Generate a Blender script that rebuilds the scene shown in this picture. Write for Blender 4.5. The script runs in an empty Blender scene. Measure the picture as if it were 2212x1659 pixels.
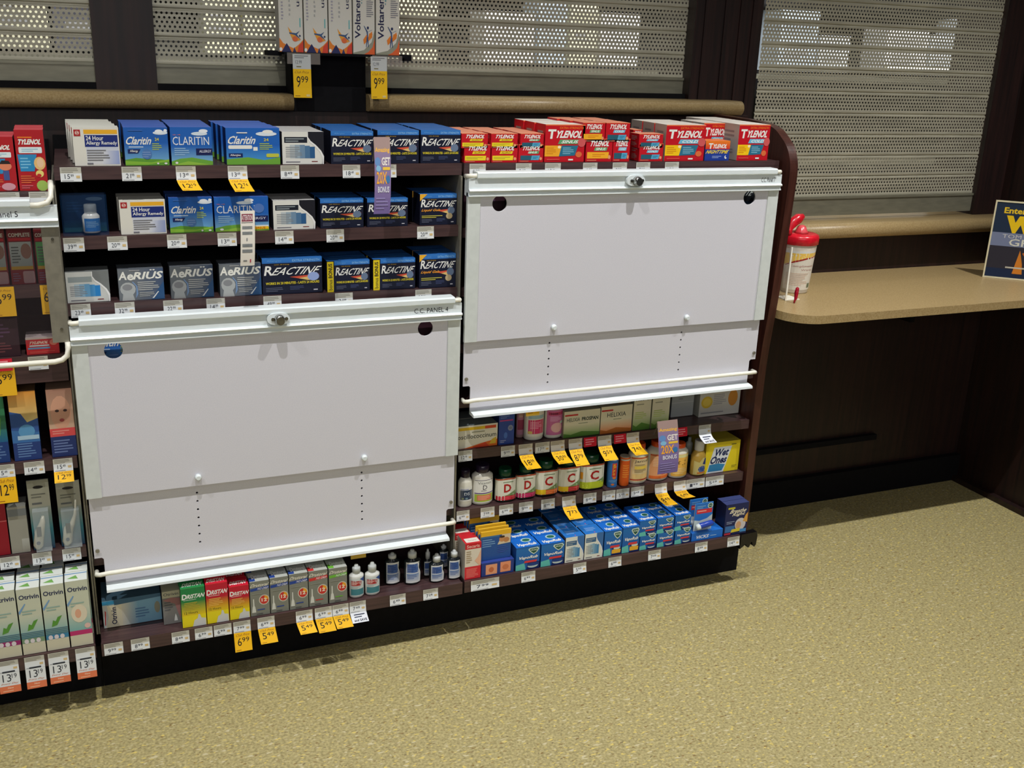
import bpy, bmesh, math, random
import numpy as np
from mathutils import Matrix, Vector
from mathutils.geometry import tessellate_polygon
random.seed(7)
SC = bpy.context.scene
COL = SC.collection
# ------------------------------------------------------------------ camera
W, H = 2212, 1659
F = 2231.08
CAM = np.array([0.042, -2.3909, 1.5601]); YAW, PITCH, ROLL = 0.4044, -0.3188, 0.0385
def _rot():
    cy, sy = math.cos(YAW), math.sin(YAW); cp, sp = math.cos(PITCH), math.sin(PITCH)
    f = np.array([sy*cp, cy*cp, sp]); r = np.array([cy, -sy, 0.]); u = np.cross(r, f)
    c, s = math.cos(ROLL), math.sin(ROLL)
    return c*r + s*u, -s*r + c*u, f
RR, UU, FF = _rot()
cd = bpy.data.cameras.new('camera'); cam = bpy.data.objects.new('camera', cd); COL.objects.link(cam)
cd.sensor_width = 36; cd.sensor_fit = 'HORIZONTAL'; cd.lens = F/W*36; cd.clip_start = 0.02; cd.clip_end = 60
cam.matrix_world = Matrix(((RR[0], UU[0], -FF[0], CAM[0]), (RR[1], UU[1], -FF[1], CAM[1]), (RR[2], UU[2], -FF[2], CAM[2]), (0, 0, 0, 1)))
SC.camera = cam
def ray(u, v): return (u-W/2)/F*RR - (v-H/2)/F*UU + FF
def atY(u, v, Y):
    d = ray(u, v); return CAM + (Y-CAM[1])/d[1]*d
def atZ(u, v, Z):
    d = ray(u, v); return CAM + (Z-CAM[2])/d[2]*d
def pj(x, y, z):
    d = np.array([x, y, z]) - CAM; return W/2 + F*(d@RR)/(d@FF), H/2 - F*(d@UU)/(d@FF)
def Xof(u, Y, z):                      # the X on the line (Y, z) seen in pixel column u
    v = 800.
    for _ in range(6):
        X = atY(u, v, Y)[0]; v = pj(X, Y, z)[1]
    return X
def Zof(X, Y, v):                      # the height on the upright line (X, Y) seen in pixel row v
    u = 1000.
    for _ in range(6):
        z = atY(u, v, Y)[2]; u = pj(X, Y, z)[0]
    return z
# ------------------------------------------------------------------ world, lamps, exposure
wd = bpy.data.worlds.new('world'); SC.world = wd; wd.use_nodes = True
wd.node_tree.nodes['Background'].inputs[0].default_value = (0.93, 0.97, 1.0, 1)
wd.node_tree.nodes['Background'].inputs[1].default_value = 0.06
SC.view_settings.view_transform = 'Standard'; SC.view_settings.look = 'None'
SC.view_settings.gamma = 1; SC.view_settings.exposure = 0.22; SC.view_settings.use_curve_mapping = False
def spot(name, loc, aim, power, size, rad=.014, blend=.6, col=(1, .985, .955)):
    l = bpy.data.lights.new(name, 'SPOT'); l.energy = power; l.spot_size = math.radians(size); l.spot_blend = blend
    l.shadow_soft_size = rad; l.color = col
    o = bpy.data.objects.new(name, l); COL.objects.link(o); o.location = loc
    o.rotation_euler = (Vector(aim)-Vector(loc)).to_track_quat('-Z', 'Y').to_euler(); return o
for i, x in enumerate((-1.05, .2, 1.45, 2.7)):
    spot('ceiling_spotlight', (x, -.98, 3.2), (x+.05, -.55, 0), (112, 116, 140, 156)[i], 84, blend=.9)
for i, x in enumerate((0.2, 2.2)):
    spot('ceiling_downlight', (x, -2.6, 3.2), (x, -1.9, 0), 14, 140, .2, 1)
l = bpy.data.lights.new('store_ceiling_panel', 'AREA'); l.energy = 62; l.shape = 'RECTANGLE'; l.size = 5; l.size_y = 1.2; l.color = (1, .98, .96)
o = bpy.data.objects.new('store_ceiling_panel', l); COL.objects.link(o); o.location = (-.6, -6.2, 2.9); o.rotation_euler = (math.radians(72), 0, math.radians(-12))
l = bpy.data.lights.new('back_room_light', 'AREA'); l.energy = 90; l.shape = 'RECTANGLE'; l.size = 6; l.size_y = .3
o = bpy.data.objects.new('back_room_light', l); COL.objects.link(o); o.location = (2.6, 1.1, 2.55)
o.rotation_euler = (math.radians(42), 0, 0)
SC.cycles.max_bounces = 8; SC.cycles.transparent_max_bounces = 16
# ------------------------------------------------------------------ materials
def lin(c):
    return tuple((x/255/12.92 if x/255 <= .04045 else ((x/255+.055)/1.055)**2.4) for x in c[:3])
def nt(name):
    m = bpy.data.materials.new(name); m.use_nodes = True; t = m.node_tree
    return m, t, t.nodes['Principled BSDF']
def noise_mix(t, b, c1, c2, scale, detail=3, vec=None, lo=.35, hi=.65, target='Base Color'):
    n = t.nodes.new('ShaderNodeTexNoise'); n.inputs['Scale'].default_value = scale; n.inputs['Detail'].default_value = detail
    tc = t.nodes.new('ShaderNodeTexCoord'); mp = t.nodes.new('ShaderNodeMapping')
    if vec: mp.inputs['Scale'].default_value = vec
    t.links.new(tc.outputs['Object'], mp.inputs[0]); t.links.new(mp.outputs[0], n.inputs['Vector'])
    r = t.nodes.new('ShaderNodeValToRGB'); r.color_ramp.elements[0].position = lo; r.color_ramp.elements[1].position = hi
    r.color_ramp.elements[0].color = (*lin(c1), 1); r.color_ramp.elements[1].color = (*lin(c2), 1)
    t.links.new(n.outputs[0], r.inputs[0])
    if target: t.links.new(r.outputs[0], b.inputs[target])
    return r, mp
def plain(name, c, c2=None, rough=.5, metal=0, scale=60, vec=None, spec=.5):
    m, t, b = nt(name); noise_mix(t, b, c, c2 or tuple(max(0, x-8) for x in c), scale, vec=vec)
    b.inputs['Roughness'].default_value = rough; b.inputs['Metallic'].default_value = metal
    b.inputs['Specular IOR Level'].default_value = spec
    return m
def printed(name, rough, spec=.5):
    m, t, b = nt(name); a = t.nodes.new('ShaderNodeVertexColor'); a.layer_name = 'Col'
    n = t.nodes.new('ShaderNodeTexNoise'); n.inputs['Scale'].default_value = 900
    x = t.nodes.new('ShaderNodeMix'); x.data_type = 'RGBA'; x.blend_type = 'MULTIPLY'; x.inputs[0].default_value = .12
    t.links.new(a.outputs[0], x.inputs[6]); t.links.new(n.outputs[0], x.inputs[7]); t.links.new(x.outputs[2], b.inputs['Base Color'])
    b.inputs['Roughness'].default_value = rough; b.inputs['Specular IOR Level'].default_value = spec
    return m
M = {}
M['card'] = printed('printed_card', .45, .35); M['plastic'] = printed('printed_plastic', .28)
M['paper'] = printed('printed_paper', .6, .25)
M['panel'] = plain('white_panel_sheet', (216, 215, 224), (210, 210, 219), .5, scale=400)
M['enamel'] = plain('white_enamel_rail', (226, 234, 236), (222, 231, 234), .3, scale=30)
M['strip'] = plain('pale_edge_strip', (212, 218, 216), (206, 212, 210), .4, scale=60)
M['rod'] = plain('cream_rod', (242, 240, 226), (236, 234, 220), .25, scale=30)
M['wood'] = plain('dark_cherry_laminate', (58, 30, 24), (38, 17, 14), .35, scale=14, vec=(6, 6, .35))
M['gable'] = plain('cherry_end_laminate', (74, 40, 32), (56, 28, 22), .35, scale=14, vec=(6, 6, .35))
M['walldark'] = plain('dark_wall_laminate', (40, 20, 17), (22, 10, 9), .5, scale=10, vec=(8, 8, .3))
M['shelf'] = plain('shelf_laminate', (78, 56, 56), (62, 44, 46), .35, scale=30, vec=(.3, 5, 5))
M['black'] = plain('black_kick', (10, 9, 13), (5, 5, 8), .8, spec=.2)
M['blackpl'] = plain('black_plastic', (16, 14, 18), (8, 8, 9), .3)
M['tan'] = plain('tan_laminate', (172, 150, 108), (150, 126, 84), .38, scale=260)
M['chrome'] = plain('chrome', (190, 190, 186), (160, 160, 158), .2, 1)
M['greysteel'] = plain('grey_steel_strip', (140, 136, 122), (128, 124, 112), .4, .3)
M['red'] = plain('red_plastic', (215, 28, 45), (190, 18, 36), .25)
M['pinkred'] = plain('clear_red_plastic', (225, 90, 95), (210, 60, 70), .2)
m, t, b = nt('clear_plastic'); b.inputs['Transmission Weight'].default_value = 1; b.inputs['Roughness'].default_value = .08
b.inputs['IOR'].default_value = 1.25; b.inputs['Base Color'].default_value = (.93, .95, .97, 1); M['clear'] = m
def film(name, c, alpha, rough=.15):
    m, t, b = nt(name); noise_mix(t, b, c, c, 30); b.inputs['Alpha'].default_value = alpha; b.inputs['Roughness'].default_value = rough
    b.inputs['Specular IOR Level'].default_value = .4; return m
M['film'] = film('smoky_clear_sheet', (90, 80, 84), .10); M['film2'] = film('clear_label_strip', (170, 160, 150), .25)
M['blister'] = film('clear_blister', (200, 210, 215), .3); M['bluebag'] = film('blue_clear_shell', (30, 66, 110), .2, .1)
# floor: olive beige sheet vinyl with short brown and yellow flecks
m, t, b = nt('speckled_vinyl')
r1, mp1 = noise_mix(t, b, (144, 134, 92), (184, 171, 122), 150, 5, target=None)
last = r1.outputs[0]
for k, (ang, c, sc_, thr) in enumerate(((.5, (128, 104, 62), 62, .68), (1.7, (208, 188, 108), 60, .66), (2.6, (112, 98, 72), 85, .69), (.1, (196, 186, 150), 50, .67))):
    n = t.nodes.new('ShaderNodeTexNoise'); n.inputs['Scale'].default_value = sc_; n.inputs['Detail'].default_value = 1
    tc = t.nodes.new('ShaderNodeTexCoord'); mp = t.nodes.new('ShaderNodeMapping'); mp.inputs['Rotation'].default_value = (0, 0, ang)
    mp.inputs['Scale'].default_value = (1, 2.6, 1); mp.inputs['Location'].default_value = (k*3.1, k*1.7, 0)
    t.links.new(tc.outputs['Object'], mp.inputs[0]); t.links.new(mp.outputs[0], n.inputs['Vector'])
    g = t.nodes.new('ShaderNodeMapRange'); g.inputs[1].default_value = thr-.02; g.inputs[2].default_value = thr+.03; t.links.new(n.outputs[0], g.inputs[0])
    x = t.nodes.new('ShaderNodeMix'); x.data_type = 'RGBA'; t.links.new(g.outputs[0], x.inputs[0]); t.links.new(last, x.inputs[6]); x.inputs[7].default_value = (*lin(c), 1)
    last = x.outputs[2]
t.links.new(last, b.inputs['Base Color']); b.inputs['Roughness'].default_value = .5; b.inputs['Specular IOR Level'].default_value = .3; M['floor'] = m
# perforated shutter slat: real see-through holes, five staggered rows a slat
def shutter_mat():
    m, t, b = nt('perforated_aluminium')
    noise_mix(t, b, (186, 182, 162), (166, 162, 144), 18, vec=(.4, 1, 6)); b.inputs['Roughness'].default_value = .5; b.inputs['Metallic'].default_value = .25
    tc = t.nodes.new('ShaderNodeTexCoord'); sp = t.nodes.new('ShaderNodeSeparateXYZ'); t.links.new(tc.outputs['Object'], sp.inputs[0])
    def mt(op, a, c=None, c2=None):
        n = t.nodes.new('ShaderNodeMath'); n.operation = op
        for i, s in enumerate((a, c, c2)):
            if s is None: continue
            if isinstance(s, (int, float)): n.inputs[i].default_value = s
            else: t.links.new(s, n.inputs[i])
        return n.outputs[0]
    zz = mt('MODULO', mt('ADD', sp.outputs[2], 68*.068), .068)          # height within the slat
    row = mt('DIVIDE', mt('SUBTRACT', zz, .0085), .0107); ri = mt('FLOOR', row); rf = mt('SUBTRACT', mt('SUBTRACT', row, ri), .5)
    par = mt('MODULO', mt('ADD', ri, 10), 2.0)
    cx = mt('ADD', mt('DIVIDE', mt('ADD', sp.outputs[0], 10), .0122), mt('MULTIPLY', par, .5)); cf = mt('SUBTRACT', mt('SUBTRACT', cx, mt('FLOOR', cx)), .5)
    dx = mt('MULTIPLY', cf, .0122); dz = mt('MULTIPLY', rf, .0107)
    d = mt('SQRT', mt('ADD', mt('MULTIPLY', dx, dx), mt('MULTIPLY', dz, dz)))
    hole = mt('LESS_THAN', d, .0030); inb = mt('MULTIPLY', mt('GREATER_THAN', ri, -.5), mt('LESS_THAN', ri, 4.5))
    a = mt('SUBTRACT', 1.0, mt('MULTIPLY', hole, inb)); t.links.new(a, b.inputs['Alpha']); return m
M['perf'] = shutter_mat(); M['alu'] = plain('aluminium_bar', (140, 138, 120), (128, 126, 110), .45, .45, scale=40, vec=(.4, 2, 2))
# ------------------------------------------------------------------ mesh helpers
class Sh:                                # plain solids -> one mesh
    def __init__(s): s.v, s.f, s.sm = [], [], []
    def add(s, vs, fs, smooth=False):
        n = len(s.v); s.v += [tuple(p) for p in vs]; s.f += [tuple(i+n for i in f) for f in fs]; s.sm += [smooth]*len(fs); return s
    def box(s, x0, x1, y0, y1, z0, z1, zr=None):   # zr: (z0, z1) at the x1 end
        a, b2 = zr or (z0, z1)
        return s.add([(x0, y0, z0), (x1, y0, a), (x1, y1, a), (x0, y1, z0), (x0, y0, z1), (x1, y0, b2), (x1, y1, b2), (x0, y1, z1)],
                     [(0, 3, 2, 1), (4, 5, 6, 7), (0, 1, 5, 4), (1, 2, 6, 5), (2, 3, 7, 6), (3, 0, 4, 7)])
    def prism(s, loops, axis, a, b2, smooth=False):  # loops in the other two axes, pushed along axis from a to b2
        def P(p, q): return {'x': (q, p[0], p[1]), 'y': (p[0], q, p[1]), 'z': (p[0], p[1], q)}[axis]
        pts = [p for L in loops for p in L]; n = len(pts)
        tri = tessellate_polygon([[Vector((p[0], p[1], 0)) for p in L] for L in loops])
        vs = [P(p, a) for p in pts] + [P(p, b2) for p in pts]
        fs = [tuple(t_) for t_ in tri] + [tuple(i+n for i in reversed(t_)) for t_ in tri]
        s.add(vs, fs)
        k = 0
        for L in loops:
            m_ = len(L); s.add([P(p, a) for p in L] + [P(p, b2) for p in L], [(i, (i+1) % m_, m_+(i+1) % m_, m_+i) for i in range(m_)], smooth)
        return s
    def tube(s, pts, r, n=10):
        pts = [Vector(p) for p in pts]; rings = []
        for i, p in enumerate(pts):
            d = (pts[min(i+1, len(pts)-1)] - pts[max(i-1, 0)]).normalized(); q = d.to_track_quat('Z', 'Y')
            rr = r[i] if isinstance(r, (list, tuple)) else r
            rings.append([p + q @ Vector((rr*math.cos(2*math.pi*k/n), rr*math.sin(2*math.pi*k/n), 0)) for k in range(n)])
        vs = [v for R_ in rings for v in R_]; fs = []
        for i in range(len(rings)-1):
            fs += [(i*n+k, i*n+(k+1) % n, (i+1)*n+(k+1) % n, (i+1)*n+k) for k in range(n)]
        s.add(vs, fs, True); s.add(rings[0], [tuple(reversed(range(n)))]); s.add(rings[-1], [tuple(range(n))]); return s
    def lathe(s, prof, n=24, sx=1, sy=1, c=(0, 0, 0), sq=2, smooth=True):
        vs = []
        for (r, z) in prof:
            for k in range(n):
                a = 2*math.pi*k/n; ca, sa = math.cos(a), math.sin(a); q = r/((abs(ca)**sq+abs(sa)**sq)**(1/sq))
                vs.append((c[0]+q*ca*sx, c[1]+q*sa*sy, c[2]+z))
        m_ = len(prof); fs = [(i*n+k, i*n+(k+1) % n, (i+1)*n+(k+1) % n, (i+1)*n+k) for i in range(m_-1) for k in range(n)]
        s.add(vs, fs, smooth); s.add(vs[:n], [tuple(reversed(range(n)))]); s.add(vs[-n:], [tuple(range(n))]); return s
    def mesh(s, name, mat):
        me = bpy.data.meshes.new(name); me.from_pydata(s.v, [], s.f)
        me.polygons.foreach_set('use_smooth', s.sm); me.materials.append(M[mat] if isinstance(mat, str) else mat)
        bm = bmesh.new(); bm.from_mesh(me); bmesh.ops.remove_doubles(bm, verts=bm.verts, dist=1e-6)
        bmesh.ops.recalc_face_normals(bm, faces=bm.faces); bm.to_mesh(me); bm.free(); return me
def link(name, me, parent=None, loc=(0, 0, 0), rz=0):
    o = bpy.data.objects.new(name, me); COL.objects.link(o); o.location = loc; o.rotation_euler = (0, 0, rz)
    if parent: o.parent = parent
    return o
THINGS = []
def tag(o, label, cat, group=None, struct=False, kind=None):
    if struct: o['kind'] = 'structure'
    if kind: o['kind'] = kind
    o['label'] = label; o['category'] = cat
    if group: o['group'] = group
    if not struct: THINGS.append(o)
    return o
def part(name, sh, mat, parent, label=None, loc=(0, 0, 0)):
    o = link(name, sh.mesh(name, mat), parent, loc)
    if label: o['label'] = label
    return o
def empty(name, loc, rz=0): return link(name, None, None, loc, rz)
# lettering from Blender's own font, fetched once per string
_tc = {}
def text_geo(s, bold=.012):
    k = (s, bold)
    if k in _tc: return _tc[k]
    cu = bpy.data.curves.new('t', 'FONT'); cu.body = s; cu.resolution_u = 2; cu.offset = bold; cu.fill_mode = 'FRONT'
    ob = bpy.data.objects.new('t', cu); COL.objects.link(ob)
    me = bpy.data.meshes.new_from_object(ob.evaluated_get(bpy.context.evaluated_depsgraph_get()))
    vs = [(v.co.x, v.co.y) for v in me.vertices]; fs = [tuple(p.vertices) for p in me.polygons]
    bpy.data.objects.remove(ob); bpy.data.curves.remove(cu); bpy.data.meshes.remove(me)
    x0 = min(v[0] for v in vs); x1 = max(v[0] for v in vs); y0 = min(v[1] for v in vs); y1 = max(v[1] for v in vs)
    _tc[k] = ([((x-x0)/(x1-x0), (y-y0)/(y1-y0)) for x, y in vs], fs); return _tc[k]
class Pr:                                # printed surface: coloured faces laid on a mapping (u, v, layer)
    def __init__(s, mp, nu=1, nv=1):
        s.mp, s.nu, s.nv, s.L = mp, nu, nv, 1; s.v, s.f, s.c = [], [], []; s.vb = []
    def face(s, pts, cols): n = len(s.v); s.v += pts; s.f.append(tuple(range(n, n+len(pts)))); s.c += [(*lin(c), 1) for c in cols]
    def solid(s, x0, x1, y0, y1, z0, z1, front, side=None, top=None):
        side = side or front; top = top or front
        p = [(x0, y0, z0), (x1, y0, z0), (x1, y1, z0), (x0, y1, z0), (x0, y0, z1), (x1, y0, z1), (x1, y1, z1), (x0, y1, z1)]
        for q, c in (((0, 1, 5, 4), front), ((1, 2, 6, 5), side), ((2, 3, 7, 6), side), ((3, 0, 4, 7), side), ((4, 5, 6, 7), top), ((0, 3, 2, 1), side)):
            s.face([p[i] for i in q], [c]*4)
    def q(s, u0, v0, u1, v1, c, c2=None, hz=False, keep=False):   # c2: the printed colour shades to c2 upward (or rightward)
        bs = [0, 1]
        if s.vb: bs = sorted([0, 1]+[(x-v0)/(v1-v0) for x in s.vb if v0+1e-5 < x < v1-1e-5])
        elif s.nv > 1: bs = [j/s.nv for j in range(s.nv+1)]
        for i in range(s.nu):
            for b0, b1 in zip(bs, bs[1:]):
                a0, a1 = i/s.nu, (i+1)/s.nu; pts, cols = [], []
                for a, b_ in ((a0, b0), (a1, b0), (a1, b1), (a0, b1)):
                    pts.append(s.mp(u0+a*(u1-u0), v0+b_*(v1-v0), s.L)); k = a if hz else b_
                    cols.append(tuple(x+(y-x)*k for x, y in zip(c, c2)) if c2 else c)
                s.face(pts, cols)
        if not keep: s.L += 1
    def poly(s, P, c):
        tri = tessellate_polygon([[Vector((p[0], p[1], 0)) for p in P]])
        for t_ in tri:
            a, b_, d = (P[i] for i in t_)
            if (b_[0]-a[0])*(d[1]-a[1])-(b_[1]-a[1])*(d[0]-a[0]) < 0: b_, d = d, b_
            Q = [(a, b_, d)]
            while Q:
                T = Q.pop(); e = [abs(T[i][0]-T[(i+1) % 3][0]) for i in range(3)]; i = e.index(max(e))
                if s.nu > 2 and e[i] > .11:
                    A, B_, C_ = T[i], T[(i+1) % 3], T[(i+2) % 3]; m_ = ((A[0]+B_[0])/2, (A[1]+B_[1])/2); Q += [(A, m_, C_), (m_, B_, C_)]
                else: s.face([s.mp(*q, s.L) for q in T], [c]*3)
        s.L += 1
    def ell(s, cu, cv, ru, rv, c, n=14, a0=0, a1=2*math.pi):
        s.poly([(cu+ru*math.cos(a0+(a1-a0)*k/n), cv+rv*math.sin(a0+(a1-a0)*k/n)) for k in range(n + (0 if a1-a0 > 6.2 else 1))], c)
    def rr(s, u0, v0, u1, v1, c, k=.3):
        h = (v1-v0)/2; w = min(h, (u1-u0)/2)*k*2; P = []
        for cx, cy, a in ((u1-w/2, v0+h*k, -90), (u1-w/2, v1-h*k, 0), (u0+w/2, v1-h*k, 90), (u0+w/2, v0+h*k, 180)):
            for j in range(4): b_ = math.radians(a+j*30); P.append((cx+w/2*math.cos(b_), cy+h*k*math.sin(b_)))
        s.poly(P, c)
    def t(s, txt, u0, v0, u1, v1, c, bold=.012, sh=0, rot=0):
        if not txt.strip(): return
        vs, fs = text_geo(txt, bold)
        def g(x, y):
            x += sh*(y-.5)
            if rot == 1: x, y = 1-y, x           # reading upwards
            if rot == 2: x, y = y, 1-x
            return s.mp(u0+x*(u1-u0), v0+y*(v1-v0), s.L)
        pts = [g(*v) for v in vs]
        for f in fs: s.face([pts[i] for i in f], [c]*len(f))
        s.L += 1
    def ln(s, u0, u1, v0, v1, n, c, seed=1):
        rs = random.Random(seed); h = (v1-v0)/n
        for i in range(n): s.q(u0, v0+h*(i+.25), u0+(u1-u0)*rs.uniform(.6, 1), v0+h*(i+.7), c, keep=True)
        s.L += 1
    def mesh(s, name, mat='card'):
        me = bpy.data.meshes.new(name); me.from_pydata(s.v, [], s.f)
        a = me.color_attributes.new('Col', 'FLOAT_COLOR', 'POINT'); a.data.foreach_set('color', [x for c in s.c for x in c])
        me.materials.append(M[mat]); return me
def boxpr(w, h, d, front, side=None, top=None):      # carton: base front edge centre at the origin, front faces -Y
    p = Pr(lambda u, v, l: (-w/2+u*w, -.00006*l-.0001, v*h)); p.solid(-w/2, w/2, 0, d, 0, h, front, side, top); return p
def onface(p, w, h, d, which):                        # further decoration on the top or a side face
    q = {'top': lambda u, v, l: (-w/2+u*w, v*d, h+.00006*l+.0001), 'left': lambda u, v, l: (-w/2-.00006*l-.0001, d-u*d, v*h)}[which]; p.mp = q; p.L = 1
WH = (238, 238, 232); RED = (196, 18, 34); ORG = (240, 130, 30); YEL = (250, 200, 20); DK = (25, 25, 32)
# ------------------------------------------------------------------ carton artwork (one mesh per kind and size)
def smallcaps(p, first, rest, u0, v0, u1, v1, c, drop=.0, k=.17, sh=.12, bold=.03):
    p.t(first, u0, v0-drop*(v1-v0), u0+k*(u1-u0), v1, c, bold, sh); p.t(rest, u0+(k+.01)*(u1-u0), v0, u1, v0+(v1-v0)*.82, c, bold, sh)
def k_allergy24(w, h, d):
    p = boxpr(w, h, d, (226, 224, 214), (206, 204, 194), (224, 224, 214))
    p.q(.27, .04, .98, .5, (222, 222, 222), (200, 206, 222)); p.q(.6, .04, .98, .4, (220, 222, 226), (150, 166, 214), True)
    p.q(.24, .84, .97, .95, (236, 176, 40)); p.q(.25, .5, .97, .81, (24, 44, 120)); p.t('24 Hour', .28, .67, .66, .79, WH); p.t('Allergy Remedy', .28, .53, .95, .65, WH)
    p.q(.03, .78, .17, .95, (170, 30, 36)); p.ell(.1, .865, .045, .055, (222, 190, 180)); p.t('S', .08, .82, .12, .91, (170, 30, 36))
    p.ln(.28, .8, .12, .44, 5, (120, 120, 124)); p.q(.27, .04, .4, .08, (120, 120, 128)); return p
def k_claritin(w, h, d):
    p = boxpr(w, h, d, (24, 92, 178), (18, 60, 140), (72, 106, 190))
    p.q(0, .1, 1, .6, (110, 170, 214), (22, 92, 182)); p.poly([(0, 0), (1, 0), (1, .13), (.8, .16), (.5, .17), (.25, .2), (0, .15)], (96, 158, 52)); p.poly([(0, .02), (.5, .02), (1, .1), (1, .16), (.6, .08), (0, .12)], (138, 190, 60))
    p.t('Claritin', .05, .55, .62, .76, WH, .02, .12); p.ln(.1, .6, .46, .52, 1, (190, 210, 235))
    p.ell(.83, .86, .17, .05, (220, 232, 244)); p.ell(.8, .9, .09, .05, (236, 242, 250)); p.ell(.95, .92, .04, .04, (236, 242, 250))
    p.t('24', .7, .65, .79, .73, (226, 214, 70)); p.ln(.63, .86, .4, .6, 4, (170, 190, 90)); p.poly([(.07, .32), (.3, .32), (.36, .43), (.07, .43)], (16, 34, 96)); p.t('Allergy', .12, .34, .3, .41, WH)
    p.ell(.5, .3, .11, .14, (76, 120, 180)); p.ln(.4, .6, .2, .38, 3, (120, 150, 200)); p.ell(.74, .05, .025, .025, WH); p.ell(.92, .05, .035, .025, WH)
    p.ln(.1, .6, .9, .95, 1, (60, 110, 190)); return p
def k_claritin2(w, h, d, promo=False):
    p = boxpr(w, h, d, (26, 96, 184), (18, 60, 140), (72, 106, 190)); e = .8 if promo else 1
    p.q(0, .1, 1, .5, (120, 176, 216), (26, 96, 184)); p.poly([(0, 0), (1, 0), (1, .1), (.5, .2), (.2, .17), (0, .1)], (110, 170, 60)); p.poly([(0, .0), (.4, .1), (.8, .03), (1, 0)], (150, 196, 70))
    p.t('CLARITIN', .05*e, .53, .93*e, .75, (232, 236, 242), -.002); p.ell(.7*e, .83, .2*e, .05, (214, 228, 242)); p.ell(.8*e, .9, .11*e, .05, (236, 242, 250))
    p.q(.6*e, .26, 1 if not promo else .99, .44, (14, 26, 84)); p.t('ALLERGY', .68*e, .33, .97 if not promo else .95, .4, (210, 214, 230)); p.ln(.08*e, .46*e, .25, .47, 4, (150, 190, 225)); p.ell(.12, .06, .035, .03, WH)
    p.t('24', .05*e, .79, .25*e, .81, (230, 120, 60), 0)
    if promo: p.ell(.82, .66, .1, .14, (80, 120, 190)); p.q(.62, .04, .99, .12, YEL); p.q(.62, .12, .99, .16, WH); p.t('BONUS', .68, .05, .93, .11, (190, 60, 20))
    return p
def k_claritin3(w, h, d):
    p = boxpr(w, h, d, (24, 96, 186), (14, 40, 110), (72, 110, 196))
    p.q(0, .1, 1, .55, (70, 150, 214), (22, 92, 186)); p.poly([(0, 0), (1, 0), (1, .2), (.7, .12), (.4, .2), (0, .15)], (110, 170, 60))
    p.t('Claritin', .04, .56, .55, .78, WH, .02, .12); p.rr(.04, .43, .48, .53, WH, .5); p.q(.5, .38, .58, .48, WH); p.q(.04, .2, .3, .31, (16, 34, 96)); p.t('Allergies', .07, .22, .26, .29, WH)
    p.ell(.75, .84, .2, .06, (220, 232, 244)); p.ell(.78, .9, .1, .05, WH); p.t('24', .7, .64, .79, .72, (226, 214, 70)); p.ln(.62, .88, .4, .6, 4, (170, 190, 90)); p.rr(.74, .2, .98, .3, (196, 200, 70), .5); p.ln(.2, .5, .84, .9, 1, WH); return p
def k_swoosh(w, h, d, back=(22, 22, 34), pan=(224, 224, 218), blue=(40, 90, 140), band=(24, 30, 44), top=(190, 190, 190)):
    p = boxpr(w, h, d, back, (50, 50, 58), top)
    S = [(0, 0), (.95, 0), (.96, .2), (.9, .38), (.78, .55), (.66, .68), (.6, .82), (.6, 1), (0, 1)]
    p.poly(S, pan); p.q(.05, .66, .6, .84, band); p.ln(.08, .55, .68, .82, 2, (150, 160, 165))
    for k in range(6): p.q(.06+.12*k, .18, .06+.12*(k+1), .6-.03*max(0, k-3), tuple(int(a+(b_-a)*k/5) for a, b_ in zip(pan, blue)), keep=True)
    p.L += 1; p.ln(.08, .5, .2, .55, 6, (130, 135, 140)); p.ln(.7, .92, .05, .11, 1, (120, 30, 30)); p.ln(.08, .6, .04, .1, 1, (110, 110, 120))
    p.poly([(.96, .0), (.99, .0), (1.0, .24), (.93, .42), (.8, .6), (.68, .72), (.62, .84), (.62, 1), (.6, 1), (.6, .82), (.66, .68), (.78, .55), (.9, .38), (.96, .2)], (236, 236, 236)); return p
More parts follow.
